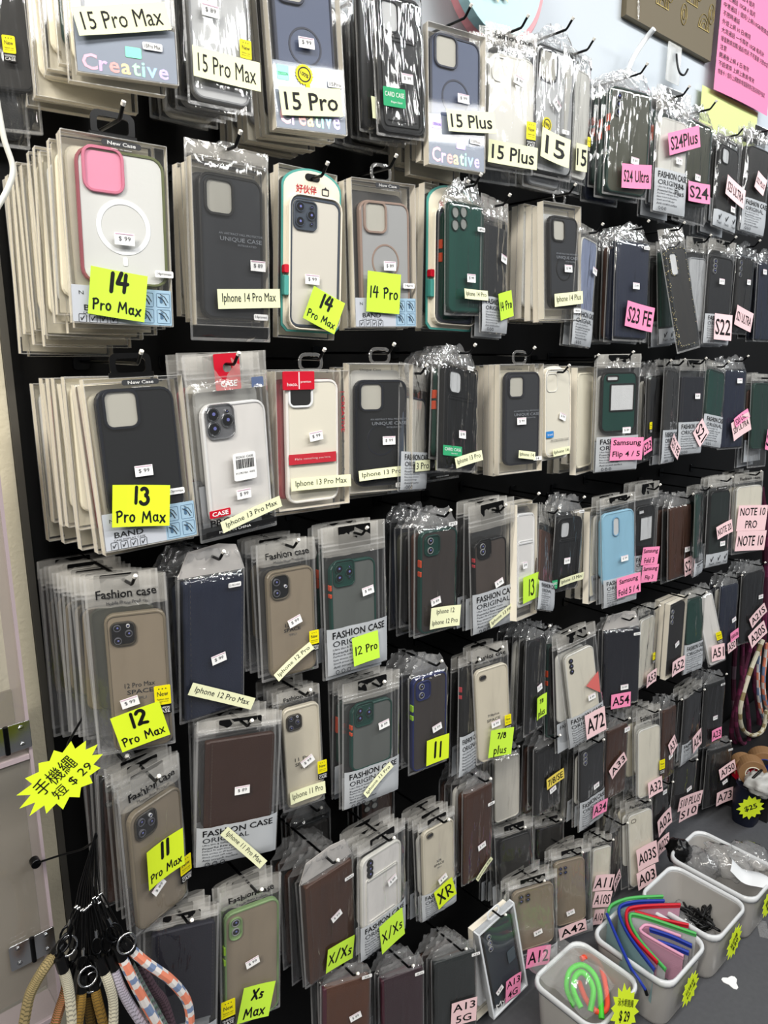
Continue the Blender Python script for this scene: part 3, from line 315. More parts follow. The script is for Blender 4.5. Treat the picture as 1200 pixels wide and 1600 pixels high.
{'k':'film','w':0.0947,'h':0.1717,'o':[1.2579, -0.1596, 1.1239],'r':[-0.0311, 0.0719, -0.0007],'c':{'s':'card','a':'black','b':'blackd','r':(0.04, 0.08, 0.97, 0.98),'cam':'tall','ring':0,'btn':None},'n':2,'bc':['black','green'],'ref':'black card slot case with a green label in the fourth row','place':'','tags':[('Iphone 13 Mini','cream','ser', 0.0053, -0.1448, 0.0837, 0.0165, 0.069)],'pr':[(-0.009, -0.1043, 0)],'mini':('13Mini', [0.0315, -0.0034]),'lab':('CARD', [-0.0478, -0.1498, 0.0188, 0.0184, -0.0352],'green')},
{'k':'box','w':0.09,'h':0.2043,'o':[1.3967, -0.1328, 1.1],'r':[-0.0825, 0.0875, 0.1877],'c':{'s':'frame','a':'grey','b':'cream','r':(0.1, 0.05, 0.92, 0.95),'cam':None,'ring':0,'btn':None},'n':2,'bc':['cream','black'],'ref':'grey box edge left of the light blue case','place':'','tags':[]},
{'k':'zipb','w':0.1046,'h':0.251,'o':[1.4095, -0.1766, 1.1385],'r':[-0.0484, -0.0646, -0.2375],'c':{'s':'frame','a':'skyblue','b':'skyblue','r':(0.02, 0.14, 0.94, 0.8),'cam':'tallw','ring':0,'btn':None},'n':2,'bc':['skyblue','clear'],'ref':'light blue case with an oval camera opening','place':'','tags':[('Samsung|Fold 5 / 4','pink','big', 0.0145, -0.2064, 0.0716, 0.0472, 0.022)],'pr':[(0.0097, -0.1437, 0)],'pan':0.26},
{'k':'zipb','w':0.0971,'h':0.2411,'o':[1.5439, -0.1717, 1.15],'r':[-0.041, 0.0027, -0.0687],'c':{'s':'frame','a':'black','b':'blackd','r':(0.05, 0.22, 0.8, 0.75),'cam':'flip','ring':0,'btn':None},'n':2,'bc':['black'],'ref':'black zip bag with two stacked pink labels','place':'right of the light blue case','tags':[('Samsung|Fold 3','pink','big', -0.0008, -0.1713, 0.0658, 0.0423, -0.1111), ('Samsung|Flip 3','pink','big', 0.0005, -0.2139, 0.0648, 0.0419, -0.1129)],'pan':0.3},
{'k':'film','w':0.097,'h':0.1907,'o':[1.7293, -0.1627, 1.0696],'r':[-0.0633, -0.0311, -0.1112],'c':{'s':'wallet','a':'brown','b':'brown','r':(0.04, 0.02, 0.97, 0.98),'cam':None,'ring':0,'btn':None},'n':3,'bc':['black','brown','black'],'ref':'glossy brown wallet in crumpled film','place':'in the fourth row','tags':[('S20','pale','big', 0.0296, -0.1613, 0.045, 0.0477, 0.0999)],'pr':[(0.0227, -0.1176, 0)]},
{'k':'zip','w':0.0994,'h':0.2337,'o':[1.8098, -0.1709, 1.1122],'r':[-0.0805, 0.1247, 0.2684],'c':{'s':'frame','a':'green','b':'greend','r':(0.1, 0.1, 0.95, 0.8),'cam':None,'ring':0,'btn':None},'n':1,'bc':['green'],'ref':'narrow greenish packet right of the glossy brown wallet','place':'','tags':[],'pan':0.15},
{'k':'zip','w':0.1012,'h':0.2449,'o':[1.9178, -0.1739, 1.1231],'r':[-0.0552, 0.0086, -0.1724],'c':{'s':'frame','a':'black','b':'greend2','r':(0.1, 0.16, 0.93, 0.86),'cam':None,'ring':0,'btn':None},'n':2,'bc':['black','green'],'ref':'black zip bag with bottom icons and pale label','place':'in the fourth row','tags':[('NOTE 20','pale','big', 0.0095, -0.1433, 0.0686, 0.0349, 0.2155)],'pr':[(0.0137, -0.1834, 0)],'pan':0.15,'icons':1,'mini2':1},
{'k':'soft','w':0.1068,'h':0.2325,'o':[2.0999, -0.1733, 1.1115],'r':[-0.0472, -0.0252, -0.3476],'c':{'s':'clear','a':'clear','b':'cream2','r':(0.06, 0.16, 0.97, 0.97),'cam':None,'ring':0,'btn':None},'n':3,'bc':['clear','cream'],'ref':'clear case with two big pale pink labels at the right edge','place':'','tags':[('NOTE 10|PRO','pale','big', 0.0066, -0.129, 0.11, 0.0732, -0.084), ('NOTE 10','pale','big', 0.0033, -0.1944, 0.1117, 0.0579, -0.0873)]},
{'k':'zipb','w':0.1206,'h':0.2249,'o':[0.4582, -0.1778, 0.949],'r':[0.0031, 0.0729, -0.289],'c':{'s':'wallet','a':'brownd','b':'brownd','r':(0.1, 0.14, 0.92, 0.74),'cam':None,'ring':0,'btn':None},'n':3,'bc':['black','black','smoke'],'ref':'large dark brown wallet in wide zip bag','place':'in the fifth row','tags':[('Iphone 11 Pro Max','cream','ser', 0.0078, -0.1999, 0.0923, 0.0147, -0.8647)],'pr':[(0.0038, -0.1102, 0)],'mini':('11promax', [0.0224, -0.1641]),'pan':0.28},
{'k':'soft','w':0.0703,'h':0.2014,'o':[0.5698, -0.1583, 0.9466],'r':[-0.0095, -0.0208, -0.2067],'c':{'s':'frame','a':'tpul','b':'creamtpu','r':(0.1, 0.14, 0.96, 0.98),'cam':'lens3s','ring':0,'btn':None},'n':4,'bc':['black','tpu','black'],'ref':'cream tinted clear case with triple camera','place':'in the fifth row','tags':[('Iphone 11 Pro','cream','ser', 0.0023, -0.1715, 0.0598, 0.0205, -0.0014)],'pr':[(0.0062, -0.1196, 25)],'new':[0.0304, -0.1375],'nw':0.016,'sp':'11 Pro'},
{'k':'zipb','w':0.1136,'h':0.2187,'o':[0.7048, -0.1734, 0.9305],'r':[-0.0358, 0.0387, -0.093],'c':{'s':'frame','a':'greend','b':'greyclear2','r':(0.14, 0.2, 0.86, 0.72),'cam':'lens3g','ring':0,'btn':'orange'},'n':3,'bc':['black','green','smoke'],'ref':'green framed case with small triple camera and diagonal cream strip','place':'in the fifth row','tags':[('Iphone 11 Pro','cream','ser', 0.0043, -0.1766, 0.0661, 0.0122, 0.6185)],'pr':[(0.0197, -0.0857, 8)],'pan':0.3},
{'k':'film','w':0.0895,'h':0.1879,'o':[0.8485, -0.1602, 0.8872],'r':[-0.0217, 0.0075, -0.1035],'c':{'s':'frame','a':'navyb','b':'smokeb','r':(0.08, 0.02, 0.96, 0.98),'cam':'l2d','ring':0,'btn':'lime'},'n':4,'bc':['black','navy','black','olive'],'ref':'blue framed smoky case with hand lettered neon note','place':'in the fifth row','tags':[('11','neon','hand', 0.0137, -0.1491, 0.0521, 0.0498, -0.0141)],'pr':[(0.0141, -0.1067, 12)]},
{'k':'soft','w':0.0876,'h':0.2371,'o':[1.0034, -0.1681, 0.8976],'r':[-0.0519, -0.0517, -0.2111],'c':{'s':'frame','a':'tpul','b':'creamtpu','r':(0.06, 0.18, 0.96, 0.99),'cam':'l1','ring':0,'btn':None},'n':2,'bc':['black','clear'],'ref':'cream clear case with single camera hole and large neon note','place':'in the fifth row','tags':[('7/8|plus','neong','hand', 0.0092, -0.1999, 0.0565, 0.0565, -0.1719)],'pr':[(0.0012, -0.1586, 5)],'new':[0.0311, -0.1599],'nw':0.016,'sp':'7/8plus'},
{'k':'zip','w':0.0669,'h':0.23,'o':[0.9728, -0.143, 0.8805],'r':[-0.0958, 0.1433, 0.2198],'c':{'s':'frame','a':'black','b':'black','r':(0.1, 0.08, 0.95, 0.7),'cam':None,'ring':0,'btn':'red'},'n':1,'bc':['black'],'ref':'black zip bag left of the cream case with single camera hole','place':'','tags':[],'pan':0.34},
{'k':'film','w':0.0791,'h':0.2035,'o':[1.1628, -0.1601, 0.8706],'r':[-0.0779, 0.1156, 0.1709],'c':{'s':'frame','a':'charcoal','b':'black','r':(0.03, 0.02, 0.97, 0.98),'cam':None,'ring':0,'btn':None},'n':4,'bc':['black','clear','smoke','black'],'ref':'black packet stack with a narrow neon note','place':'in the fifth row','tags':[('7/8|plus','neong','hand', 0.0109, -0.1476, 0.0416, 0.0485, 0.0774)],'pr':[(0.0073, -0.1074, 10)]},
{'k':'film','w':0.0731,'h':0.2148,'o':[1.2617, -0.141, 0.8277],'r':[-0.1044, 0.0984, 0.0374],'c':{'s':'frame','a':'green','b':'black','r':(0.03, 0.02, 0.97, 0.98),'cam':None,'ring':0,'btn':'orange'},'n':2,'bc':['green','black'],'ref':'dark packets with orange buttons left of the swinging zip bag','place':'','tags':[]},
{'k':'zipb','w':0.1103,'h':0.2715,'o':[1.266, -0.1841, 0.865],'r':[-0.0334, -0.1781, -0.2177],'c':{'s':'clear','a':'clear','b':'cream2','r':(0.12, 0.18, 0.88, 0.8),'cam':'v3','ring':0,'btn':None},'n':1,'bc':['clear'],'ref':'swinging zip bag with clear case and red patch','place':'in the fifth row','tags':[('A72','pale','big', 0.0163, -0.2302, 0.0591, 0.0603, -0.0049)],'pr':[(0.0186, -0.1675, 0)],'pan':0.28,'redp':1},
{'k':'filmh','w':0.1045,'h':0.1983,'o':[1.4853, -0.1663, 0.8061],'r':[-0.0341, -0.0321, -0.4152],'c':{'s':'wallet','a':'navyd','b':'navyd','r':(0.02, 0.02, 0.98, 0.98),'cam':None,'ring':0,'btn':None},'n':2,'bc':['navyd','black'],'ref':'broad navy black wallet with bright pink label','place':'in the fifth row','tags':[('A54','pink','big', -0.0052, -0.1795, 0.0548, 0.0371, -0.0186)],'pr':[(0.0059, -0.148, 0)],'mini':('A54', [0.0378, -0.0179])},
{'k':'soft','w':0.0962,'h':0.2115,'o':[1.6037, -0.1657, 0.8331],'r':[-0.0485, 0.0598, 0.0915],'c':{'s':'clear','a':'clear','b':'cream2','r':(0.1, 0.14, 0.95, 0.97),'cam':None,'ring':0,'btn':None},'n':1,'bc':['clear'],'ref':'narrow clear packet right of the broad navy black wallet','place':'','tags':[('A53','pale','big', 0.0222, -0.1888, 0.0545, 0.0353, 0.0962)],'new':[0.0404, -0.1372],'nw':0.014},
{'k':'box','w':0.0979,'h':0.207,'o':[1.7565, -0.1654, 0.812],'r':[-0.0167, 0.0004, 0.0313],'c':{'s':'frame','a':'black','b':'blackd','r':(0.04, 0.04, 0.95, 0.95),'cam':'v3','ring':0,'btn':None},'n':2,'bc':['cream','black'],'ref':'white edged box with black case','place':'in the fifth row','tags':[('A52','pale','big', 0.0086, -0.1827, 0.076, 0.0404, -0.0232)],'pr':[(0.0029, -0.1205, 15)]},
{'k':'zip','w':0.0959,'h':0.2337,'o':[1.8782, -0.1547, 0.8109],'r':[-0.0711, 0.0198, -0.0907],'c':{'s':'frame','a':'green','b':'greend','r':(0.1, 0.1, 0.95, 0.65),'cam':None,'ring':0,'btn':None},'n':1,'bc':['smoke'],'ref':'grey zip bag left of the tilted white case','place':'','tags':[],'pan':0.36},
{'k':'film','w':0.0583,'h':0.2228,'o':[1.9121, -0.1608, 0.7905],'r':[-0.0271, -0.3078, -0.4649],'c':{'s':'frame','a':'white','b':'whitep','r':(0.04, 0.02, 0.97, 0.98),'cam':None,'ring':0,'btn':None},'n':1,'bc':['white'],'ref':'tilted white case in film','place':'in the fifth row','tags':[('A51','pale','big', 0.0017, -0.1812, 0.0431, 0.0468, -0.195)],'new':[0.0173, -0.1353],'nw':0.018},
{'k':'film','w':0.0941,'h':0.2041,'o':[2.0751, -0.1638, 0.7871],'r':[-0.0686, 0.0518, -0.0994],'c':{'s':'wallet','a':'navy','b':'navy','r':(0.04, 0.02, 0.97, 0.98),'cam':None,'ring':0,'btn':None},'n':2,'bc':['clear','navy'],'ref':'navy two label packet right of the tilted white case','place':'','tags':[('A50','pale','big', 0.0162, -0.1871, 0.0439, 0.0331, 0.2654), ('A50/A30s','pink','big', 0.0246, -0.156, 0.0439, 0.0301, 0.2496)],'pr':[(0.0231, -0.1097, 15)]},
{'k':'film','w':0.1044,'h':0.23,'o':[2.213, -0.1719, 0.7996],'r':[-0.0277, -0.0358, -0.2143],'c':{'s':'frame','a':'black','b':'charcoal','r':(0.03, 0.02, 0.97, 0.98),'cam':None,'ring':0,'btn':None},'n':3,'bc':['black','smoke','black'],'ref':'black packet with two tilted pale labels near the ropes','place':'','tags':[('A21S','pale','big', 0.0197, -0.1433, 0.0782, 0.0385, 0.5404), ('A20S','pale','big', 0.0214, -0.2047, 0.082, 0.0488, 0.4429)],'pr':[(0.0338, -0.0871, 0)]},
{'k':'soft','w':0.0997,'h':0.2301,'o':[0.3289, -0.1702, 0.9154],'r':[0.0267, -0.0236, 0.2761],'c':{'s':'frame','a':'tpu','b':'smoketpu','r':(0.12, 0.2, 0.97, 0.99),'cam':'lens3s','ring':0,'btn':None},'n':3,'bc':['tpu','smoke','tpu'],'ref':'swinging smoke case with triple camera above the wrist straps','place':'','tags':[('11|Pro Max','neon','hand', 0.0055, -0.1326, 0.0619, 0.0564, -0.0421)],'pr':[(-0.0053, -0.1728, 30)],'new':[0.0422, -0.1709],'nw':0.02},
{'k':'film','w':0.0574,'h':0.2048,'o':[0.3069, -0.118, 0.9014],'r':[0.0173, 0.0408, -0.0664],'c':{'s':'frame','a':'black','b':'brownd','r':(0.05, 0.02, 0.97, 0.98),'cam':'q4g','ring':0,'btn':None},'n':4,'bc':['brown','black','black'],'ref':'dark brown case pile behind the swinging smoke case','place':'','tags':[]},
{'k':'film','w':0.0893,'h':0.1709,'o':[1.2249, -0.1581, 0.602],'r':[-0.0065, -0.0443, -0.0731],'c':{'s':'wallet','a':'black','b':'black','r':(0.04, 0.02, 0.97, 0.98),'cam':None,'ring':0,'btn':None},'n':4,'bc':['black','brown','black','black'],'ref':'black wallet with yellow strip','place':'in the sixth row','tags':[('7/8/SE','yellow','big', 0.0159, -0.0907, 0.0588, 0.0263, 0.0883)],'pr':[(0.0119, -0.1177, 12)]},
{'k':'film','w':0.0724,'h':0.1595,'o':[1.1253, -0.1239, 0.5983],'r':[-0.0248, -0.026, -0.2194],'c':{'s':'frame','a':'frost','b':'frost','r':(0.03, 0.02, 0.97, 0.98),'cam':None,'ring':0,'btn':None},'n':3,'bc':['clear','frost'],'ref':'blank frosted white packet left of the black wallet with yellow strip','place':'','tags':[]},
{'k':'film','w':0.0652,'h':0.1665,'o':[1.3799, -0.1237, 0.5053],'r':[-0.0499, 0.0376, -0.0128],'c':{'s':'clear','a':'clear','b':'cream2','r':(0.03, 0.02, 0.97, 0.98),'cam':None,'ring':0,'btn':None},'n':4,'bc':['clear','clear','cream','clear'],'ref':'pale clear pile between the yellow strip wallet and a charcoal case','place':'','tags':[]},
{'k':'zipb','w':0.1023,'h':0.2295,'o':[1.3825, -0.171, 0.5637],'r':[-0.0418, -0.0276, -0.0285],'c':{'s':'frame','a':'black','b':'charcoal','r':(0.03, 0.1, 0.97, 0.68),'cam':'v3','ring':0,'btn':None},'n':2,'bc':['clear','smoke'],'ref':'charcoal case in crinkled zip bag with bright pink label','place':'in the sixth row','tags':[('A34','pink','big', 0.0159, -0.1885, 0.0567, 0.0347, -0.0879)],'pr':[(0.0098, -0.1281, 5)],'pan':0.34},
{'k':'film','w':0.0856,'h':0.1941,'o':[1.5123, -0.16, 0.5396],'r':[-0.0317, -0.0069, -0.0938],'c':{'s':'wallet','a':'brown','b':'brown','r':(0.03, 0.02, 0.97, 0.98),'cam':None,'ring':0,'btn':None},'n':3,'bc':['brown','black','black'],'ref':'brown wallet with an askew pale label','place':'in the sixth row','tags':[('A33','pale','big', -0.0059, -0.1005, 0.0658, 0.0333, 0.5342)],'pr':[(0.0308, -0.0165, 0)]},
{'k':'soft','w':0.0877,'h':0.2485,'o':[1.6414, -0.1707, 0.5486],'r':[-0.0834, -0.0128, -0.2311],'c':{'s':'clear','a':'clear','b':'cream2','r':(0.05, 0.22, 0.97, 0.98),'cam':None,'ring':0,'btn':None},'n':5,'bc':['clear','cream','clear','clear','cream'],'ref':'thick clear white pile with yellow corner badge','place':'in the sixth row','tags':[('A32','pale','big', 0.0141, -0.2203, 0.0513, 0.0452, 0.1336)],'new':[0.0437, -0.1673],'nw':0.02},
{'k':'film','w':0.0813,'h':0.2067,'o':[1.7796, -0.161, 0.4994],'r':[-0.0779, 0.0821, 0.0237],'c':{'s':'wallet','a':'brown','b':'brown','r':(0.03, 0.02, 0.97, 0.98),'cam':None,'ring':0,'btn':None},'n':2,'bc':['black','brown'],'ref':'dark brown wallet right of the thick clear white pile','place':'','tags':[('A31','pale','big', 0.0104, -0.1096, 0.0413, 0.0442, 0.5548)],'pr':[(0.0061, -0.1401, 15)]},
{'k':'zip','w':0.1119,'h':0.2308,'o':[1.8828, -0.175, 0.5312],'r':[-0.0076, -0.0401, 0.0255],'c':{'s':'frame','a':'black','b':'charcoal','r':(0.1, 0.05, 0.95, 0.7),'cam':None,'ring':0,'btn':None},'n':2,'bc':['black','smoke'],'ref':'dark zip bag with a torn pale label','place':'in the sixth row','tags':[('A24','pale','big', 0.0217, -0.1744, 0.0542, 0.0548, 0.1944)],'pan':0.3},
{'k':'film','w':0.0969,'h':0.2066,'o':[2.042, -0.165, 0.4923],'r':[-0.0377, 0.0015, -0.1802],'c':{'s':'wallet','a':'black','b':'black','r':(0.03, 0.02, 0.97, 0.98),'cam':None,'ring':0,'btn':None},'n':3,'bc':['black','black','black'],'ref':'black wallet pile with small bright pink label left of the ropes','place':'','tags':[('A23','pink','big', 0.0089, -0.168, 0.0474, 0.0351, 0.0199)],'pr':[(0.0039, -0.1149, 0)],'mini':('A23', [0.0296, -0.0152])},
{'k':'zipb','w':0.0913,'h':0.212,'o':[0.8712, -0.1643, 0.592],'r':[-0.0276, -0.0231, -0.0799],'c':{'s':'frame','a':'tpul','b':'creamtpu','r':(0.1, 0.1, 0.95, 0.8),'cam':'l1','ring':0,'btn':None},'n':3,'bc':['clear','black','smoke'],'ref':'cream clear case with neon note left of tall brown wallet','place':'','tags':[('XR','neon','hand', 0.0064, -0.1653, 0.0472, 0.0459, 0.2679)],'pr':[(0.0057, -0.1362, 20)],'pan':0.28,'sp':'XR'},
{'k':'film','w':0.084,'h':0.2098,'o':[0.9907, -0.1621, 0.5985],'r':[-0.0179, -0.0047, -0.0643],'c':{'s':'wallet','a':'brown','b':'brown','r':(0.03, 0.02, 0.97, 0.98),'cam':None,'ring':0,'btn':None},'n':4,'bc':['brown','clear','black','brown'],'ref':'tall glossy brown wallet with diagonal cream strip','place':'in the seventh row','tags':[('Iphone XR','cream','ser', 0.0105, -0.1858, 0.0531, 0.0122, 0.6625)],'pr':[(0.0057, -0.132, 10)],'mini':('XR', [0.0314, -0.0468])},
{'k':'zipb','w':0.1156,'h':0.2252,'o':[0.7253, -0.1755, 0.6339],'r':[-0.0293, 0.0225, 0.0562],'c':{'s':'card','a':'clear','b':'whitep','r':(0.06, 0.14, 0.9, 0.76),'cam':'v3','ring':0,'btn':None},'n':3,'bc':['clear','black','smoke'],'ref':'clear card slot case in zip bag with slanted neon note','place':'','tags':[('X/Xs','neong','hand', 0.0118, -0.195, 0.0586, 0.0583, 0.114)],'pr':[(0.0174, -0.0991, 15)],'pan':0.3},
{'k':'filmh','w':0.1086,'h':0.2131,'o':[0.6096, -0.1703, 0.6162],'r':[0.0379, -0.0553, -0.0005],'c':{'s':'wallet','a':'brownm','b':'brownm','r':(0.08, 0.03, 0.97, 0.98),'cam':None,'ring':0,'btn':None},'n':5,'bc':['brown','black','brown','black'],'ref':'chocolate brown wallet under grey card header','place':'','tags':[('X/Xs','neong','hand', 0.0121, -0.1764, 0.0586, 0.046, -0.1575)],'pr':[(0.0097, -0.0955, 20)],'mini':('XXS', [0.0395, -0.0353])},
{'k':'soft','w':0.0965,'h':0.2405,'o':[0.4663, -0.1714, 0.6706],'r':[-0.0171, 0.0448, -0.1766],'c':{'s':'frame','a':'sage','b':'smoketpu','r':(0.06, 0.16, 0.97, 0.99),'cam':'v3p','ring':0,'btn':'lime'},'n':2,'bc':['black','sage'],'ref':'sage green framed case with oval camera','place':'in the lowest left rows','tags':[('Xs|Max','neong','hand', 0.0039, -0.2006, 0.0528, 0.0583, -0.2127)],'pr':[(-0.0006, -0.1304, 12)],'new':[-0.0396, -0.1942],'nw':0.022},
{'k':'zipb','w':0.1031,'h':0.2176,'o':[0.3564, -0.169, 0.6824],'r':[0.0081, 0.0612, -0.3308],'c':{'s':'wallet','a':'navyk','b':'navyk','r':(0.1, 0.12, 0.95, 0.86),'cam':None,'ring':0,'btn':None},'n':2,'bc':['black','black'],'ref':'dark indigo wallet in zip bag behind the wrist straps','place':'','tags':[],'pan':0.1},
{'k':'filmh2','w':0.0801,'h':0.201,'o':[1.7778, -0.1599, 0.2516],'r':[-0.0588, 0.0574, -0.0181],'c':{'s':'wallet','a':'black','b':'black','r':(0.03, 0.02, 0.97, 0.98),'cam':None,'ring':0,'btn':None},'n':2,'bc':['black','black'],'ref':'black packet right of the clear pile with two stacked pale labels','place':'','tags':[('A02','pale','big', 0.0057, -0.0992, 0.0708, 0.0574, 0.3257), ('A02S','pale','big', 0.0055, -0.1669, 0.0642, 0.0457, 0.0973)],'pr':[(0.0076, -0.0123, 0)]},
{'k':'soft','w':0.0899,'h':0.2559,'o':[1.6262, -0.173, 0.2941],'r':[-0.0865, -0.0605, -0.3102],'c':{'s':'clear','a':'clear','b':'cream2','r':(0.05, 0.16, 0.97, 0.98),'cam':'l1','ring':0,'btn':None},'n':6,'bc':['clear','cream','clear','clear','cream'],'ref':'thick clear pile with two stacked pale labels','place':'above the mesh pouches','tags':[('A03S','pale','big', 0.01, -0.1657, 0.0692, 0.0675, 0.1062), ('A03','pale','big', 0.0059, -0.227, 0.066, 0.0509, 0.09)]},
{'k':'zip','w':0.1081,'h':0.2066,'o':[1.8955, -0.169, 0.3078],'r':[0.0001, -0.0052, -0.1635],'c':{'s':'frame','a':'black','b':'charcoal','r':(0.1, 0.1, 0.95, 0.8),'cam':None,'ring':0,'btn':None},'n':2,'bc':['black','red'],'ref':'charcoal zip packet with two overlapping labels above the last bin','place':'','tags':[('S10','pale','big', 0.0187, -0.1847, 0.0835, 0.0416, -0.0074), ('S10 PLUS','pale','big', 0.0172, -0.1453, 0.1071, 0.0448, -0.089)],'pr':[(0.0166, -0.1094, 15)]},
{'k':'film','w':0.1054,'h':0.2049,'o':[2.1213, -0.1677, 0.247],'r':[-0.0121, -0.0199, -0.2981],'c':{'s':'wallet','a':'black','b':'black','r':(0.03, 0.02, 0.97, 0.98),'cam':None,'ring':0,'btn':None},'n':4,'bc':['black','black','black','black'],'ref':'black wallet pile with two pale labels beside the dark pouch','place':'','tags':[('A750','pale','big', 0.0301, -0.0821, 0.0699, 0.0403, 0.2796), ('A73','pale','big', 0.0231, -0.1713, 0.0693, 0.0487, 0.0646)],'pr':[(0.0277, -0.1252, 20)],'mini':('A750', [0.0408, -0.0173])},
{'k':'filmh2','w':0.094,'h':0.2367,'o':[0.6442, -0.1698, 0.3772],'r':[-0.0283, 0.0249, -0.3415],'c':{'s':'wallet','a':'wine','b':'goldwine','r':(0.04, 0.02, 0.97, 0.98),'cam':None,'ring':0,'btn':None},'n':2,'bc':['wine','black'],'ref':'wine and gold tinted wallet','place':'at the bottom edge','tags':[],'pr':[(0.0151, -0.0757, 15)],'mini':('XR', [0.0361, -0.0016])},
{'k':'filmh2','w':0.0943,'h':0.2429,'o':[0.7748, -0.1712, 0.3095],'r':[-0.0511, 0.0061, -0.3228],'c':{'s':'wallet','a':'wine','b':'winegrey','r':(0.04, 0.02, 0.97, 0.98),'cam':None,'ring':0,'btn':None},'n':2,'bc':['wine','black'],'ref':'wine coloured wallet right of the gold tinted one','place':'','tags':[],'mini':('A13', [0.0342, -0.0128])},
{'k':'filmh2','w':0.1016,'h':0.2509,'o':[0.9156, -0.1755, 0.2599],'r':[-0.0554, -0.0025, -0.3574],'c':{'s':'wallet','a':'greyblk','b':'greyblk','r':(0.04, 0.02, 0.97, 0.98),'cam':None,'ring':0,'btn':None},'n':3,'bc':['brown','black'],'ref':'slate black wallet with large pale pink label','place':'at the bottom edge','tags':[('A13|5G','pale','big', 0.0164, -0.1322, 0.0579, 0.0553, -0.0547)],'mini':('A13', [0.0454, -0.0101])},
{'k':'boxw','w':0.1116,'h':0.2418,'o':[1.0396, -0.1773, 0.2748],'r':[-0.0395, -0.1999, -0.068],'c':{'s':'frame','a':'black','b':'slate2','r':(0.1, 0.05, 0.9, 0.95),'cam':'v3','ring':0,'btn':None},'n':1,'bc':['white'],'ref':'white framed clear box leaning with black case','place':'','tags':[('A13|4G','pink','big', 0.008, -0.1992, 0.0471, 0.056, -0.2148)],'pr':[(-0.0263, -0.1789, 20)],'ver':1},
{'k':'zipb','w':0.1228,'h':0.2324,'o':[1.1612, -0.1804, 0.3112],'r':[-0.0229, -0.0524, -0.4032],'c':{'s':'frame','a':'smoketpu','b':'smoketpu','r':(0.08, 0.12, 0.92, 0.8),'cam':'q4','ring':0,'btn':None},'n':2,'bc':['black','clear'],'ref':'smoke brown case with four dot camera and bright pink label','place':'','tags':[('A12','pink','big', 0.0034, -0.2005, 0.0611, 0.0488, -0.1398)],'pr':[(0.0072, -0.1433, 10)],'pan':0.18},
{'k':'zipb','w':0.1051,'h':0.237,'o':[1.3178, -0.1736, 0.2985],'r':[-0.0606, -0.0591, -0.4497],'c':{'s':'frame','a':'smoketpu','b':'smoketpu','r':(0.05, 0.12, 0.82, 0.84),'cam':'q4','ring':0,'btn':None},'n':2,'bc':['black','clear'],'ref':'smoke brown case with blush label right of the four dot one','place':'','tags':[('A42','pale','big', -0.0101, -0.2054, 0.0731, 0.0335, 0.125)],'pr':[(-0.0107, -0.1639, 10)],'pan':0.16},
{'k':'soft','w':0.0631,'h':0.2366,'o':[1.4719, -0.1639, 0.2474],'r':[-0.0774, 0.0374, -0.3201],'c':{'s':'clear','a':'clear','b':'cream2','r':(0.05, 0.12, 0.97, 0.98),'cam':None,'ring':0,'btn':None},'n':2,'bc':['clear','smoke'],'ref':'clear packet with three stacked blush labels','place':'','tags':[('A11','pale','big', 0.0005, -0.118, 0.0604, 0.0441, -0.1895), ('A10S','pale','big', -0.0005, -0.1638, 0.058, 0.0424, -0.2256), ('A10','pale','big', -0.0124, -0.2081, 0.0326, 0.04, -0.2272)]},
{'k':'film','w':0.0682,'h':0.1859,'o':[1.5524, -0.1559, 0.229],'r':[-0.0693, 0.1333, 0.1952],'c':{'s':'wallet','a':'smoke','b':'smoke','r':(0.03, 0.02, 0.97, 0.98),'cam':None,'ring':0,'btn':None},'n':1,'bc':['smoke'],'ref':'narrow smoky packet left of the clear pile above mesh pouches','place':'','tags':[('A04S','pale','big', 0.0022, -0.1378, 0.0473, 0.0356, 0.5054)]},
{'k':'zipb','w':0.1005,'h':0.2053,'o':[1.1504, -0.131, 0.4232],'r':[-0.0259, -0.0611, -0.3468],'c':{'s':'frame','a':'black','b':'smoke','r':(0.1, 0.16, 0.92, 0.84),'cam':None,'ring':0,'btn':None},'n':3,'bc':['black','smoke','black'],'ref':'dim packet with black hanger tab above the white framed box','place':'','tags':[]},
{'k':'zipb','w':0.084,'h':0.1406,'o':[1.3109, -0.1147, 0.3559],'r':[0.0033, -0.0365, -0.3699],'c':{'s':'frame','a':'black','b':'smoke','r':(0.1, 0.2, 0.92, 0.84),'cam':None,'ring':0,'btn':None},'n':3,'bc':['black','smoke','black'],'ref':'dim packet under the black wallet with yellow strip','place':'','tags':[]},
{'k':'film','w':0.0803,'h':0.1485,'o':[0.7893, -0.0849, 0.6443],'r':[0.0155, -0.0143, -0.1971],'c':{'s':'frame','a':'black','b':'brownd','r':(0.05, 0.05, 0.95, 0.95),'cam':'q4g','ring':0,'btn':None},'n':2,'bc':['black','brown'],'ref':'dark packet half hidden behind the clear card slot case','place':'','tags':[]},
{'k':'film','w':0.0789,'h':0.1767,'o':[0.644, -0.0771, 0.6487],'r':[0.0095, -0.0024, -0.1702],'c':{'s':'frame','a':'black','b':'smoke','r':(0.05, 0.05, 0.95, 0.95),'cam':None,'ring':0,'btn':None},'n':2,'bc':['black','brown'],'ref':'dark packet half hidden left of the chocolate brown wallet','place':'','tags':[]},
{'k':'film','w':0.0645,'h':0.2087,'o':[0.2692, -0.0595, 1.8992],'r':[0.0235, -0.0048, -0.3199],'c':{'s':'frame','a':'black','b':'smoke','r':(0.05, 0.05, 0.95, 0.8),'cam':None,'ring':0,'btn':None},'n':2,'bc':['black','clear'],'ref':'dark bagged case cut by the upper left picture edge','place':'','tags':[],'new':[0.0067, -0.122],'nw':0.013}
]
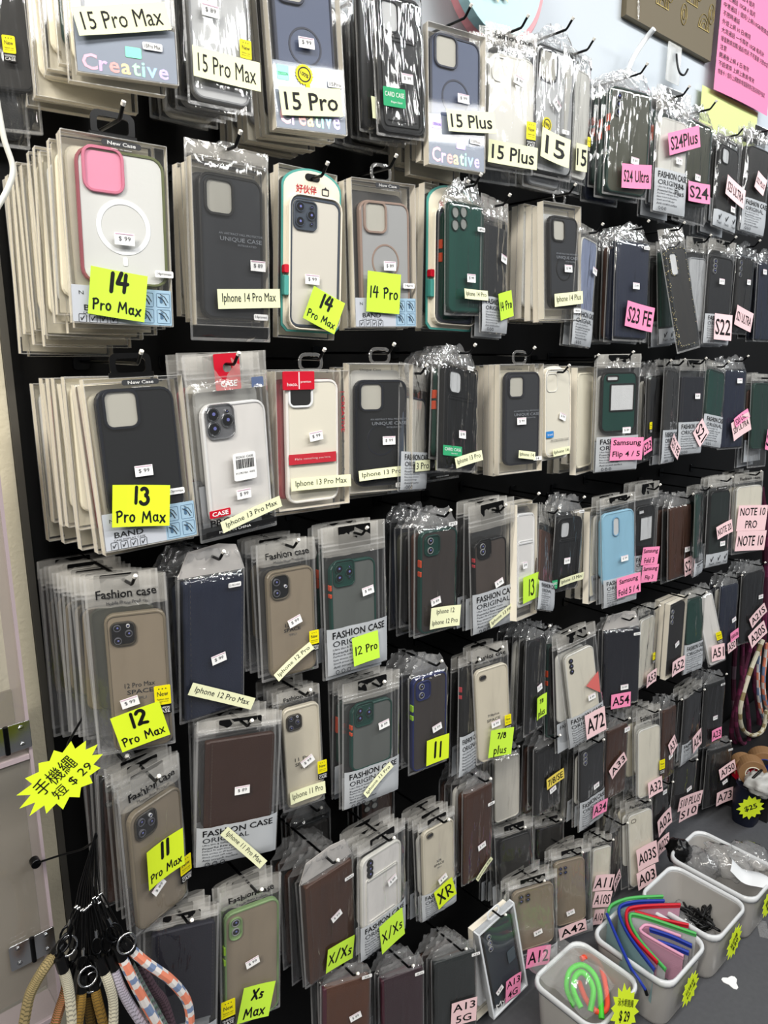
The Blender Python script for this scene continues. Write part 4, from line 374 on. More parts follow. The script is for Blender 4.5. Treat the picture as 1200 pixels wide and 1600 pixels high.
# ------------------------------------------------------------------ packet builder
def paper_tag(parent, tg, seed, y=-.0022):
    st, paper, font, cx, cz, w, h, ang = tg
    mb = MB(); ca, sa = math.cos(ang), math.sin(ang); rnd = random.Random(seed)
    curl = rnd.uniform(.0005, .0016) * (1 if w < .06 else 1.6); cs = rnd.choice((-1, 1))
    def yf(x, z):
        u = ((x - cx) * ca + (z - cz) * sa) / w; v = (-(x - cx) * sa + (z - cz) * ca) / h
        return -curl * 4 * u * u - curl * (v * .8 + u * .6) * cs - curl
    nx = 8; F = []
    for j in range(3):
        for i in range(nx + 1):
            lx, lz = (i / nx - .5) * w, (j / 2 - .5) * h; x = cx + lx * ca - lz * sa; z = cz + lx * sa + lz * ca; F.append((x, y + yf(x, z), z))
    fs = [(j * (nx + 1) + i, j * (nx + 1) + i + 1, (j + 1) * (nx + 1) + i + 1, (j + 1) * (nx + 1) + i) for j in range(2) for i in range(nx)]
    pm = PAPER[paper]
    mb.add(F, fs, pm); mb.add([(a, b + .0003, c) for a, b, c in F], [f[::-1] for f in fs], pm)
    lines = st.split('|'); n = len(lines); lh = h / n; mw = max(TXT(l, 0)[2] for l in lines)
    for k, ln in enumerate(lines):
        lz = h / 2 - lh * (k + .5); kw = dict(ang=ang, yf=yf)
        X = cx - lz * sa; Z = cz + lz * ca
        if font == 'hand':
            big = (n > 1 and k == 0 and len(ln) < 4)
            hand(mb, ln, X, Z, w * (.36 if big else .86), lh * (.82 if big else .62), y - .0004, INK, ang, (.21 if big else .145), yf, seed + k)
        elif font == 'ser': mb.text(ln, X, Z, w * .86 * TXT(ln, 0)[2] / mw, lh * .6, y - .0004, INKD, stretch=1.7, **kw)
        else: mb.text(ln, X, Z, w * .86 * TXT(ln, 0)[2] / mw, lh * .62, y - .0004, INK, bold=0 if 'M' in ln else .012, stretch=1.7, **kw)
    return mb.build('name_tag', parent)
def price(parent, u, v, a, seed, st='$ 99'):
    mb = MB(); a = R(a); ca, sa = math.cos(a), math.sin(a); w, h = .0215, .0128
    if (round(u * 1e4) + seed) % 3 == 0: st = '$ 89'
    def P(x, z, y): return (u + x * ca - z * sa, y, v + x * sa + z * ca)
    mb.add([P(-w / 2, -h / 2, -.0024), P(w / 2, -h / 2, -.0024), P(w / 2, h / 2, -.002), P(-w / 2, h / 2, -.002)], [(0, 1, 2, 3)], PAPER['white'])
    for zz in (.42,):
        mb.add([P(-w * .46, (zz - .035) * h, -.0026), P(w * .46, (zz - .035) * h, -.0026), P(w * .46, (zz + .035) * h, -.0026), P(-w * .46, (zz + .035) * h, -.0026)], [(0, 1, 2, 3)], PAPER['lilacline'])
    mb.text(st, u, v, w * .6, h * .42, -.0027, INKG, ang=a)
    return mb.build('price_sticker', parent)
LENS = {}
def lens(parent, x, z, r, y, ringm, proud=.001):
    k = (round(r, 4), ringm.name)
    if k not in LENS:
        mb = MB(); mb.ring(0, 0, 2 * r, 2 * r, r, r * .2, -proud, .002, ringm, .0003, 5); mb.disc(0, 0, r * .82, -proud * .4, .002, GLASS, 5)
        mb.disc(r * .1, r * .1, r * .3, -proud * .55, .001, mat('lens_iris', '6d72b4', .1), 3)
        LENS[k] = mb.build('camera_lens', parent); o = LENS[k]
    else: o = child_copy(LENS[k], parent)
    o.location = (x, y, z); return o
def make_case(parent, cx, cz, cw, ch, c, y0, t, sp=None):
    a, b = pal(c['a']), pal(c['b']); s = c['s']; cr = min(.016, cw * .17); mb = MB()
    if s == 'wallet':
        a = leather(c['a']); b2 = leather(c['b'])
        mb.prism(cx, cz, cw, ch, .006, y0, y0 + t * 1.2, b2, .0018)
        mb.prism(cx - cw / 2 + .004, cz, .008, ch * .995, .003, y0 - .0008, y0 + t * 1.25, a, .0018)
        st = mat('stitching_' + c['a'], '55504a', .6)
        for k in range(26):
            for sx in (-1, 1):
                z = cz - ch / 2 + .006 + (ch - .012) * k / 25; x = cx + sx * (cw / 2 - .0035) + (.006 if sx < 0 else 0)
                mb.box(x - .0002, x + .0002, y0 - .0003, y0, z - .0016, z + .0016, st)
        return mb.build('wallet_cover', parent)
    if s == 'clear':
        mb.prism(cx, cz, cw, ch, cr, y0, y0 + t, b, .0022)
        mb.ring(cx, cz, cw, ch, cr, .003, y0 - .0006, y0 + t * .9, a, .0008)
    else:
        tw = .0036 if s != 'card' else .0045
        mb.ring(cx, cz, cw, ch, cr, tw, y0, y0 + t, a, .0012)
        mb.prism(cx, cz, cw - tw * 1.6, ch - tw * 1.6, cr - tw * .6, y0 + .0012, y0 + t * .8, b, .0006)
    if s == 'card':
        mb.ring(cx, cz - ch * .12, cw * .8, ch * .66, .006, .002, y0 - .0006, y0 + .003, a, .0006)
        mb.prism(cx, cz + ch * .18, cw * .72, .003, .001, y0 - .0012, y0 + .002, a, .0004)
        mb.prism(cx, cz - ch * .4, cw * .62, ch * .012, .001, y0 - .0006, y0 + .002, a, .0003)
    o = mb.build('phone_case', parent)
    cam_ = c['cam']; L = cx - cw / 2; T = cz + ch / 2
    def win(u, v, w, h, r, ringm, fillm, tw=.002, proud=.0016, nm='camera_window'):
        m2 = MB(); m2.ring(L + u, T - v, w, h, r, tw, y0 - proud, y0 + .003, ringm, .0006); m2.prism(L + u, T - v, w - tw * 1.7, h - tw * 1.7, max(r - tw, .0006), y0 + .0004, y0 + .003, fillm, .0002)
        return m2.build(nm, o)
    x0, z0 = cw * .285, ch * .15
    foam = FOAM
    if cam_ in ('sq', 'rose'): win(cw * .3, ch * .155, cw * .46, cw * .5, cw * .12, pal('rose') if cam_ == 'rose' else a, mat('rose_window', 'd98aa6', .4) if cam_ == 'rose' else mat('window_backing', 'aaa89f', .5), .0032, .002)
    elif cam_ == 'tall': win(cw * .3, ch * .16, cw * .38, ch * .23, cw * .11, a, foam, .0026)
    elif cam_ == 'tallw': win(cw * .42, ch * .2, cw * .22, ch * .27, cw * .11, mat('blue_rim', '6f9dbb', .4), foam, .0026)
    elif cam_ == 'flip':
        win(cw * .28, ch * .1, cw * .34, ch * .1, cw * .05, a, foam, .0025); win(cw * .57, ch * .42, cw * .7, ch * .46, cw * .03, a, foam, .0025, nm='screen_window')
    elif cam_ == 'lc': win(cw * .26, ch * .14, cw * .44, ch * .22, cw * .12, pal('clear'), mat('clear_bump', 'c6c5bf', .25), .0018)
    elif cam_ == 'pillw': win(cw * .27, ch * .12, cw * .46, ch * .2, cw * .11, WHITEP, pal('black'), .003)
    elif cam_ == 'lens3b':
        win(cw * .27, ch * .145, cw * .44, cw * .48, cw * .11, pal('silver'), mat('silver_pad', '8d8e92', .3, .5), .0018)
        for u, v in ((.165, .085), (.165, .2), (.375, .142)): lens(o, L + cw * u, T - ch * v, cw * .095, y0 - .001, CHROME)
        lens(o, L + cw * .375, T - ch * .07, cw * .03, y0 - .001, CHROME)
    elif cam_ == 'lens3s':
        win(cw * .29, ch * .14, cw * .42, cw * .44, cw * .12, mat('island_rim', '3a362f', .3), GLASS, .0022)
        for u, v in ((.2, .095), (.2, .185), (.38, .14)): lens(o, L + cw * u, T - ch * v, cw * .062, y0 - .0016, mat('lens_rim_grey', '5a5b63', .3))
        lens(o, L + cw * .375, T - ch * .085, cw * .03, y0 - .0016, WHITEP)
    elif cam_ in ('lens3g', 'lens5'):
        rm = a; win(cw * .29, ch * .14, cw * .46, cw * .5, cw * .1, rm, mat('island_' + c['a'], PALETTE[c['a']][0], .4), .002)
        for u, v in ((.185, .08), (.185, .19), (.4, .135)): lens(o, L + cw * u, T - ch * v, cw * .085, y0 - .0008, rm)
        for v in (.075, .2): lens(o, L + cw * .41, T - ch * v, cw * .035, y0 - .0005, rm)
    elif cam_ == 'lens2':
        win(cw * .27, ch * .15, cw * .4, cw * .5, cw * .14, mat('island_rim2', '5b554a', .3), GLASS, .002)
        for v in (.1, .2): lens(o, L + cw * .19, T - ch * v, cw * .07, y0 - .0016, mat('lens_rim_grey', '5a5b63', .3))
        lens(o, L + cw * .38, T - ch * .15, cw * .03, y0 - .0016, WHITEP)
    elif cam_ == 'l2d':
        win(cw * .3, ch * .14, cw * .42, cw * .46, cw * .12, a, mat('island_' + c['a'], PALETTE[c['a']][0], .4), .002)
        for v in (.095, .185): lens(o, L + cw * .25, T - ch * v, cw * .075, y0 - .0006, pal('grey'))
    elif cam_ == 'l1': win(cw * .22, ch * .085, cw * .2, cw * .13, cw * .06, mat('island_rim2', '5b554a', .3), GLASS, .001)
    elif cam_ in ('v3', 'v3p'):
        if cam_ == 'v3p': win(cw * .2, ch * .14, cw * .24, ch * .19, cw * .11, a, mat('island_' + c['a'], PALETTE[c['a']][0], .4), .002)
        for k in range(3 if cam_ == 'v3' else 2): lens(o, L + cw * .2, T - ch * (.09 + .075 * k), cw * .07, y0 - .0006, pal('grey') if c['a'] != 'clear' else STEEL)
    elif cam_ == 'q4g':
        for u, v in ((.2, .1), (.2, .21), (.42, .085), (.42, .19)): win(cw * u, ch * v, cw * .2, cw * .2, cw * .1, a, mat('hole_backing', '8f918e', .6), .0014, .0012, 'camera_hole')
    elif cam_ == 'q4':
        for u, v in ((.2, .1), (.2, .17), (.36, .1), (.36, .17)): lens(o, L + cw * u, T - ch * v, cw * .06, y0 - .0004, mat('lens_rim_brown', '5d5147', .3))
    if c['ring']:
        rg = MB(); w = cw * .62 if c['ring'] == 2 else cw * .56
        m_ = WHITEP if c['ring'] == 2 else mat('ring_' + c['a'], PALETTE[c['a']][0], .35)
        rg.ring(cx, cz - ch * .06, w, w, w / 2, w * .09 if c['ring'] == 2 else w * .055, y0 + .0006, y0 + .002, m_, .0002, 9)
        if c['ring'] == 2: rg.prism(cx, cz - ch * .06 - w * .62, w * .09, w * .16, w * .03, y0 + .0006, y0 + .002, m_, .0002)
        rg.build('magnet_ring', o)
    if c['btn']:
        for v, hh in ((.3, .07), (.4, .05)):
            m3 = MB(); m3.prism(L + .0002, T - ch * v, .0034, ch * hh, .0012, y0 - .0006, y0 + t * .8, pal(c['btn']), .0004); m3.build('side_button', o)
    if sp:
        m4 = MB(); y = y0 - .0001 if s == 'clear' else y0 + .0007
        m4.text(sp, cx, cz - ch * .02, cw * .5, ch * .035, y, INKD); m4.text('SPACE', cx, cz - ch * .07, cw * .58, ch * .032, y, INKD, bold=.01); m4.text('TPU', cx, cz - ch * .12, cw * .2, ch * .022, y, INKG)
        m4.build('printed_lettering', o)
    return o
def bag_mesh(w, h, t, seed, exp=6, amp=.0011, hh=0, ridge=False, mt=None, nx=18, nz=26, top=None):
    mt = mt or FILM; mb = MB(); s = seed * 3.7
    def yf(x, z):
        u = abs(2 * x / w); v = min(1, max(0, -z / h)); q = abs(2 * v - 1)
        e = max(0, 1 - u ** exp) * max(0, 1 - q ** (exp * 2.5))
        if hh and -z < hh: e *= (max(0, -z / hh)) ** 1.5
        cr = noise.noise(Vector((x * 55, z * 28, s))) * amp * .8 + noise.noise(Vector((x * 130, z * 11, s + 4))) * amp * .7 + (noise.noise(Vector((x * 140, z * 90, s))) * amp * 2.2 if (hh and -z < hh) else 0)
        return t / 2 * (1 - e) + cr - amp * .6
    def yb(x, z):
        u = abs(2 * x / w); return t - t / 2 * min(1, u ** exp) - noise.noise(Vector((x * 40, z * 22, s + 9))) * amp
    for f, flip in ((yf, 0), (yb, 1)):
        vs = []
        for j in range(nz + 1):
            for i in range(nx + 1):
                u = math.sin((i / nx - .5) * math.pi) * .5 * .35 + (i / nx - .5) * .65; x = u * w; z = -h * j / nz
                wob = noise.noise(Vector((z * 20, s + (i > nx / 2) * 5, 0))) * .002 * (abs(u) * 2) ** 4
                vs.append((x + wob, f(x, z), z))
        nh = int(nz * hh / h) if hh > .012 else 0
        for a, b, m_ in ((0, nh, ZIPTOP), (nh, nz, mt)):
            if b > a: mb.add(vs, [(j * (nx + 1) + i, j * (nx + 1) + i + 1, (j + 1) * (nx + 1) + i + 1, (j + 1) * (nx + 1) + i) for j in range(a, b) for i in range(nx)], m_, True)
    for sx in (-1, 1): mb.prism(sx * (w / 2 - .0012), -h / 2, .003, h, .001, t / 2 - .0004, t / 2 + .0004, SEAM, .0001, 1)
    mb.prism(0, -h + .0015, w, .004, .001, t / 2 - .0004, t / 2 + .0004, SEAM, .0001, 1)
    if ridge:
        for dz in (.62, .78): mb.prism(0, -hh * dz, w * .98, .0022, .001, t / 2 - .003, t / 2 + .003, SEAM, .0004, 1)
    return mb, yf
def gathered_top(mb, w, t, seed, hgt, narrow=.62, mt=None):
    """crumpled film pulled together above the case, towards the peg"""
    mt = mt or FILMTOP; nx, nz = 16, 6; s = seed * 2.3
    for sgn in (-1, 1):
        vs = []
        for j in range(nz + 1):
            g = j / nz
            for i in range(nx + 1):
                u = i / nx - .5; ww = w * (1 - (1 - narrow) * g ** .8)
                x = u * ww; z = g * hgt * (1 - .35 * abs(u) * g + .25 * noise.noise(Vector((u * 5, s, 1))) * g)
                y = t / 2 + sgn * t / 2 * (1 - g) ** 1.3 * (1 - abs(2 * u) ** 6) + .006 * g * noise.noise(Vector((u * 9, g * 3, s))) + .0022 * noise.noise(Vector((u * 24, g * 7, s + 3)))
                vs.append((x, y, z))
        mb.add(vs, [(j * (nx + 1) + i, j * (nx + 1) + i + 1, (j + 1) * (nx + 1) + i + 1, (j + 1) * (nx + 1) + i) for j in range(nz) for i in range(nx)], mt, True)
def box_mesh(w, h, t, sidem, top_open=False):
    mb = MB(); e = .0005
    mb.add([(-w / 2, 0, 0), (w / 2, 0, 0), (w / 2, 0, -h), (-w / 2, 0, -h)], [(0, 1, 2, 3)], PVC); mb.add([(-w / 2, t, 0), (w / 2, t, 0), (w / 2, t, -h), (-w / 2, t, -h)], [(0, 1, 2, 3)], PVC)
    for (ax, az), (bx, bz) in (((-1, 0), (-1, -1)), ((1, 0), (1, -1)), ((-1, -1), (1, -1)), ((-1, 0), (1, 0))):
        A = (ax * w / 2, 0, az * h); B = (bx * w / 2, 0, bz * h); mb.add([A, B, (B[0], t, B[2]), (A[0], t, A[2])], [(0, 1, 2, 3)], sidem)
    for x in (-w / 2, w / 2):
        for y in (0, t): mb.box(x - e, x + e, y - e, y + e, -h, 0, SEAM)
    for z in (-h, 0):
        for y in (0, t): mb.box(-w / 2, w / 2, y - e, y + e, z - e, z + e, SEAM)
    return mb
def fashion_panel(parent, w, h, pan, yf, handw=None, icons=False):
    mb = MB(); ph = h * pan; nx, nz = 18, 8; vs = []; o = -.0015
    for j in range(nz + 1):
        for i in range(nx + 1):
            x = (i / nx - .5) * w * .97; z = -h + .002 + ph * j / nz; vs.append((x, yf(x, z) + o, z))
    mb.add(vs, [(j * (nx + 1) + i, j * (nx + 1) + i + 1, (j + 1) * (nx + 1) + i + 1, (j + 1) * (nx + 1) + i) for j in range(nz) for i in range(nx)], SHEEN, True)
    y = o - .0007; Z = lambda f: -h + .002 + ph * f
    if icons:
        for k in (-.3, 0, .3):
            mb.text('\u2714', k * w, Z(.6), w * .12, ph * .4, y, INKD, yf=yf); mb.text('Touch', k * w, Z(.25), w * .2, ph * .14, y, INKD, yf=yf)
    else:
        mb.text('FASHION CASE', 0, Z(.86), w * .84, ph * .15, y, INK, bold=.012, yf=yf, stretch=1.6)
        mb.text('ORIGINAL', 0, Z(.68), w * .84, ph * .12, y, INKD, yf=yf, just='l')
        for k, ln in enumerate(('Ultra Slim & Stylish Touch', 'Powerful Raw materials', 'Perfect fit with your phone', 'Easy access to all buttons', 'Shock proof soft edge', 'Anti scratch surface')):
            mb.text(ln, 0, Z(.56 - .075 * k), w * .84, ph * .052, y, INKD, yf=yf, just='l')
        for k in range(3): mb.ring(-w * .36 + k * w * .09, Z(.07), w * .06, w * .06, w * .03, w * .008, y - .0001, y + .0002, INKD, .0001, 2)
        if handw: 
            for k, ln in enumerate(handw.split()): mb.text(ln, w * .2, Z(.66 - .16 * k), w * .3, ph * .13, y, INK, yf=yf)
    return mb.build('printed_panel', parent)
def round_label(parent, st, u, v, w, y=-.0014):
    mb = MB(); mb.prism(u, v, w, w * .36, w * .08, y - .0003, y, PAPER['white'], .0001); mb.text(st, u, v, w * .8, w * .2, y - .0006, INKD); return mb.build('model_sticker', parent)
def new_badge(parent, u, v, w, y=-.0018):
    mb = MB(); h = w * 1.35; mb.prism(u, v, w, h, .001, y, y + .0003, YEL, .0001, 1); mb.prism(u, v - h * .5 - w * .33, w, w * .66, .001, y, y + .0003, INK, .0001, 1)
    mb.text('New', u, v + h * .08, w * .66, h * .24, y - .0004, INKD); mb.text('\u2022 \u2022 \u2022', u, v + h * .34, w * .5, h * .06, y - .0004, INKD); mb.text('Fashion case', u, v - h * .2, w * .7, h * .09, y - .0004, INKD); mb.text('phone cover', u, v - h * .33, w * .7, h * .08, y - .0004, INKD)
    mb.text('FASHION', u, v - h * .5 - w * .2, w * .8, w * .16, y - .0004, INKW); mb.text('CASE', u, v - h * .5 - w * .44, w * .8, w * .24, y - .0004, INKW); return mb.build('new_badge', parent)
def euro_patch(parent, w, top, ph, y, mt=BLACKP, nm='hanger_tab'):
    mb = MB(); n = 4; pw = w * .5; cz = top - ph / 2; hw, hh = pw * .34, ph * .26
    mb.loft([rr(0, cz, pw, ph, .002, y + .0012, n), rr(0, cz, pw, ph, .002, y, n), rr(0, cz + ph * .12, hw, hh, hh * .45, y, n), rr(0, cz + ph * .12, hw, hh, hh * .45, y + .0012, n)], mt, False, False)
    return mb.build(nm, parent)
HOLOM = {}
def holo_letters(mb, st, cx, cz, w, h, y):
    """foil letters whose tint runs pink, gold, mint, blue from letter to letter"""
    cols = ['f0b9c9', 'd9b7e6', 'eaa9a6', 'f0d6a4', 'b8ecc4', 'a7e6d8', 'a9cdf0', 'c7b9ee']; vs, fs, tw, th = TXT(st, .02); tot = 0; xs = []
    for c in st: xs.append(TXT(c, .02)[2] + .06)
    tot = sum(xs); k = w / tot; x = cx - w / 2; base = TXT('e', .02)[3]
    for i, c in enumerate(st):
        a, b, cw_, chh = TXT(c, .02); m_ = mat('foil_' + cols[i % 8], cols[i % 8], .25, .35)
        kz = h / TXT('C', .02)[3]; zc = cz + (chh - TXT('C', .02)[3]) * kz / 2
        mb.text(c, x + xs[i] * k / 2, zc, cw_ * k, chh * kz, y, m_, bold=.02, stretch=3); x += xs[i] * k
BACK = {}
def back_copy(kind, col, w, h, t, loc, rot, label, group):
    w, h = round(w, 2), round(h / .02) * .02
    key = (kind, col, w, round(h, 2), round(t, 3))
    nm = 'boxed_phone_case' if kind == 'box' else 'phone_case_packet'
    e = empty(nm, loc, rot, label, 'phone case', group, 'YXZ')
    if key in BACK:
        for ch in BACK[key]: child_copy(ch, e)
        return e
    parts = []
    if kind == 'box':
        mb = box_mesh(w, h, t, PVCSIDE); parts.append(mb.build('clear_box', e))
        mb = MB(); mb.prism(0, -h * .47, w * .9, h * .84, .012, .002, t - .002, pal(col), .002); mb.box(-w * .46, w * .46, t - .0015, t - .001, -h * .985, -h * .01, CARDW); parts.append(mb.build('phone_case', e))
    else:
        hh = h * (.15 if kind != 'film' else .03)
        mb, _ = bag_mesh(w, h, t, (hash(col) % 7) + 2, 6 if kind != 'film' else 14, .0012, hh, kind != 'film', ZIPF if kind != 'film' else FILM, 8, 10)
        parts.append(mb.build('plastic_bag', e))
        if kind == 'film': gathered_top(mbt := MB(), w, t, len(col) + 1, .03); parts.append(mbt.build('gathered_top', e))
        else: parts.append(euro_patch(e, w, -.001, hh * .8, t / 2 - .0012))
        dark = col in ('black', 'navy', 'navyd', 'brown', 'wine', 'charcoal')
        mb = MB(); z0, z1 = (-hh - .006, -h * (.75 if kind != 'film' else .98)); mb.prism(0, (z0 + z1) / 2, w * .84, z0 - z1, .012, .0035, t - .0035, leather(col) if dark else pal(col), .0022)
        if col == 'green':
            for v in (.3, .42): mb.prism(-w * .42, z0 + (z1 - z0) * v, .003, .014, .001, .004, t - .004, pal('orange'), .0004)
        parts.append(mb.build('phone_case', e))
        if kind in ('zip', 'zipb', 'zipr'):
            mb = MB(); mb.box(-w * .48, w * .48, .0008, .0014, -h + .002, -h * .74, SHEEN); mb.text('FASHION CASE', 0, -h * .78, w * .8, h * .03, .0004, INK, bold=.01); parts.append(mb.build('printed_panel', e))
    BACK[key] = parts
    return e
CAT = {'wallet': 'phone wallet case'}
PEGN = [0]
def peg(x, z, y_end, ref):
    e = empty('wall_peg', (x, 0, z), label='metal peg of the ' + ref, cat='peg')
    mb = MB(); L = -y_end
    mb.tube([(0, .004, 0), (0, y_end * .5, .0005), (0, y_end, 0), (0, y_end - .003, .002), (0, y_end - .012, .012)], .0021, STEEL, 6); mb.prism(0, 0, .022, .022, .004, -.003, .0, STEEL, .0006, 2); mb.build('peg_wire', e)
    m2 = MB(); m2.tube([(0, y_end - .0115, .0115), (0, y_end - .0145, .0145)], .0027, TIP, 6); m2.build('peg_tip', e)
def pack(i, d):
    k = d['k']; w, h = d['w'], d['h']; c = d['c']; loc = Vector(d['o']); rot = d['r']; seed = i + 1
    nm = 'boxed_phone_case' if k in ('box', 'boxw') else ('carded_phone_case' if k.startswith('blister') else ('wallet_case_packet' if c['s'] == 'wallet' else 'phone_case_packet'))
    lab = d['ref'] + (', ' + d['place'] if d['place'] else '')
    e = empty(nm, loc, rot, lab, 'phone case', None, 'YXZ')
    box = k in ('box', 'boxw'); t = .0135 if box else (.016 if k.startswith('film') else .0135)
    n = d['n']; gap = (t + .0012) if n < 2 else min(t + .0012, max(.009, (-d['o'][1] - .012) / (n + 1)))
    if n: t = min(t, gap * .96)
    u0, v0, u1, v1 = c['r'] or (.1, .1, .92, .95)
    if c['r'] is None and box: u0, v0, u1, v1 = .1, .08, .92, .9
    cw, ch = (u1 - u0) * w, (v1 - v0) * h; cx = (u0 + u1) / 2 * w - w / 2; cz = -(v0 + v1) / 2 * h
    yf = lambda x, z: 0
    peg_z = -.012
    if box:
        mb = box_mesh(w, h, t, LIPM if k == 'boxw' else PVCSIDE); 
        if k == 'boxw': mb.ring(0, -h / 2, w, h, .003, .005, -.0006, t, LIPM)
        mb.build('clear_box', e); y0 = .003; ct = min(.009, t - .005)
        if d.get('outer'):
            mo, yf2 = bag_mesh(w * 1.1, h * 1.2, t + .006, seed, 12, .0012, .02, False, FILM); ob = mo.build('outer_bag', e); ob.location = (0, -.003, .02)
        if d.get('hang') or k == 'boxw':
            m2 = MB()
            if d.get('hang') == 1:
                m2.loft([rr(0, .014, w * .42, .028, .008, .009, 4), rr(0, .014, w * .42, .028, .008, .0065, 4), rr(0, .014, w * .3, .016, .004, .0065, 4), rr(0, .014, w * .3, .016, .004, .009, 4)], BLACKP, False, False)
                m2.prism(0, .003, w * .46, .006, .001, .006, .0095, BLACKP)
            else:
                m2.ring(0, .012, w * .34, .026, .011, .005, .0065, .0075, FILMTOP if k != 'boxw' else WHITEP)
            m2.build('hanger_tab', e); peg_z = .016
        else: peg_z = .012
    elif k.startswith('blister'):
        mb = MB(); H = h; out = [(w / 2 * math.cos(R(a)), -w * .28 + w * .28 * math.sin(R(a))) for a in range(0, 181, 12)] + [(-w / 2, -h + .008), (-w / 2 + .008, -h), (w / 2 - .008, -h), (w / 2, -h + .008)]
        edge = TEAL if k == 'blister' else pal('clear')
        def ol(s_, y): return [(x * s_, y, -h / 2 + (z + h / 2) * (1 - (1 - s_) * w / h)) for x, z in out]
        mb.loft([ol(1, .012), ol(1, .010)], edge); mb.loft([ol(.94, .0099), ol(.94, .0094)], CARDW if k == 'blister' else pal('cream2'))
        mb.build('backing_card', e); y0 = .0015; ct = .008
        m2 = MB(); m2.ring(cx, cz, cw * 1.05, ch * 1.04, .016, .002, -.0004, .0094, PVCSIDE); m2.add([(cx - cw / 2, -.0003, cz + ch / 2), (cx + cw / 2, -.0003, cz + ch / 2), (cx + cw / 2, -.0003, cz - ch / 2), (cx - cw / 2, -.0003, cz - ch / 2)], [(0, 1, 2, 3)], PVC); m2.build('blister_cover', e)
        if k == 'blister':
            m3 = MB(); m3.text('好伙伴', -w * .1, -w * .3, w * .34, w * .12, .0088, INKR, bold=.015); m3.ring(w * .22, -w * .3, w * .12, w * .1, .001, .0012, .0086, .009, INKD, .0002, 1)
            m3.text('\u25b2', w * .22, -w * .24, w * .15, w * .04, .0087, INKD); m3.build('printed_lettering', e)
            m4 = MB(); m4.prism(-w * .46, -h * .62, w * .07, h * .05, .001, -.0004, .009, RED, .0003, 1); m4.prism(-w * .46, -h * .72, w * .07, h * .12, .001, -.0002, .009, TEAL, .0003, 1); m4.build('side_mark', e)
        m5 = MB(); m5.prism(0, -.011, .022, .009, .0045, .0085, .0098, BLACKP, .0002); m5.build('hang_slot', e)
        if d.get('blue'):
            m6 = MB(); m6.prism(-w * .28, -h * .72, w * .24, h * .07, .001, -.0012, -.0006, mat('blue_logo', '2f7fc4', .5), .0001, 1); m6.text('brand', -w * .28, -h * .72, w * .16, h * .025, -.0016, INKW); m6.text('PROTECTION CASE', .005, -h * .79, w * .6, h * .025, -.0014, INKD); m6.build('printed_lettering', e)
    else:
        isfilm = k.startswith('film'); hh = 0 if isfilm else h * (max(.1, v0 - .03)); hh = min(hh, h * .2)
        mb, yf = bag_mesh(w, h, t, seed, 16 if isfilm else 7, .002 if isfilm else .0017, hh, not isfilm and k != 'soft', FILM if isfilm else ZIPF)
        if k in ('film', 'filmh2'): gathered_top(mb, w, t, seed, .034 if k == 'film' else .026, .6 if k == 'film' else .8); peg_z = .02
        mb.build('plastic_bag', e); y0 = .0035; ct = min(.009, t - .006)
        if k == 'filmh':
            m2 = MB(); hg = .036
            P = [(-w * .5, 0), (w * .5, 0), (w * .36, hg), (w * .1, hg * 1.12), (-w * .36, hg * .95)]
            m2.loft([[(x, t / 2 - .0005, z) for x, z in P], [(x, t / 2 + .0005, z) for x, z in P]], GREYCARD); m2.build('header_card', e)
            m3 = MB(); gathered_top(m3, w, t * .8, seed, .036, .78); m3.build('gathered_top', e); peg_z = .024
        elif k == 'zipb': euro_patch(e, w, -.002, hh * .72, t / 2 - .0024); peg_z = -hh * .3
        elif k == 'zipr':
            euro_patch(e, w * .62, -.001, hh * .95, t / 2 - .0024, RED); peg_z = -hh * .3
            m3 = MB(); m3.text('CASE', 0, -hh * .8, w * .2, hh * .16, t / 2 - .0034, INKW, bold=.02); m3.build('printed_lettering', e)
            m3 = MB(); m3.prism(-w * .27, -h * .845, w * .26, h * .042, .001, -.0024, -.002, RED, .0001, 1); m3.text('CASE', -w * .27, -h * .845, w * .2, h * .024, -.0028, INKW, bold=.02)
            m3.text('PROTECTIVE', 0, -h * .895, w * .8, h * .04, -.0026, INK, bold=.02, just='l'); m3.prism(0, -h * .95, w * .92, h * .026, .001, -.0022, -.0018, INK, .0001, 1); m3.text('MADE IN CHINA', -w * .1, -h * .95, w * .5, h * .014, -.0027, INKW); m3.build('printed_panel', e)
            if d.get('barc'):
                m4 = MB(); u, v = d['barc']; m4.prism(u, v, .034, .036, .002, -.003, -.0026, PAPER['white'], .0001, 1); m4.text('2024.01 CASE', u, v + .013, .026, .003, -.0034, INKD)
                rb = random.Random(3); x = u - .013
                while x < u + .013: ww = rb.choice((.0006, .0010, .0014)); m4.box(x, x + ww, -.0033, -.0032, v - .002, v + .01, INK); x += ww + rb.choice((.0006, .001))
                m4.text('IP 13 PRO MAX   WHITE', u, v - .008, .028, .004, -.0034, INKD); m4.build('barcode_sticker', e)
                m5 = MB(); m5.prism(w * .34, -hh * .82, .018, .013, .001, -.0006, -.0002, mat('hologram_foil', '9db4e8', .15, .7), .0001, 1); m5.build('hologram_sticker', e)
        elif k == 'soft':
            m3 = MB(); z = -hh * .5; m3.text('Fashion case', 0, z, w * .74, hh * .26, -.0016, INK, bold=.02, yf=yf); m3.text('Mobile Phone Products', 0, z - hh * .27, w * .5, hh * .1, -.0016, INKD, yf=yf); m3.build('printed_lettering', e); peg_z = -hh * .16
        if d.get('pan'): fashion_panel(e, w, h, d['pan'], yf, d.get('hand'), d.get('icons'))
        if d.get('mini2'):
            m3 = MB(); m3.prism(.0, -h * .13, w * .42, h * .035, .002, -.0008, -.0004, INK, .0001, 2); m3.text('UNIQUE CASE', 0, -h * .13, w * .34, h * .016, -.0013, INKW); m3.build('printed_lettering', e)
    co = make_case(e, cx, cz, cw, ch, c, y0, ct, d.get('sp'))
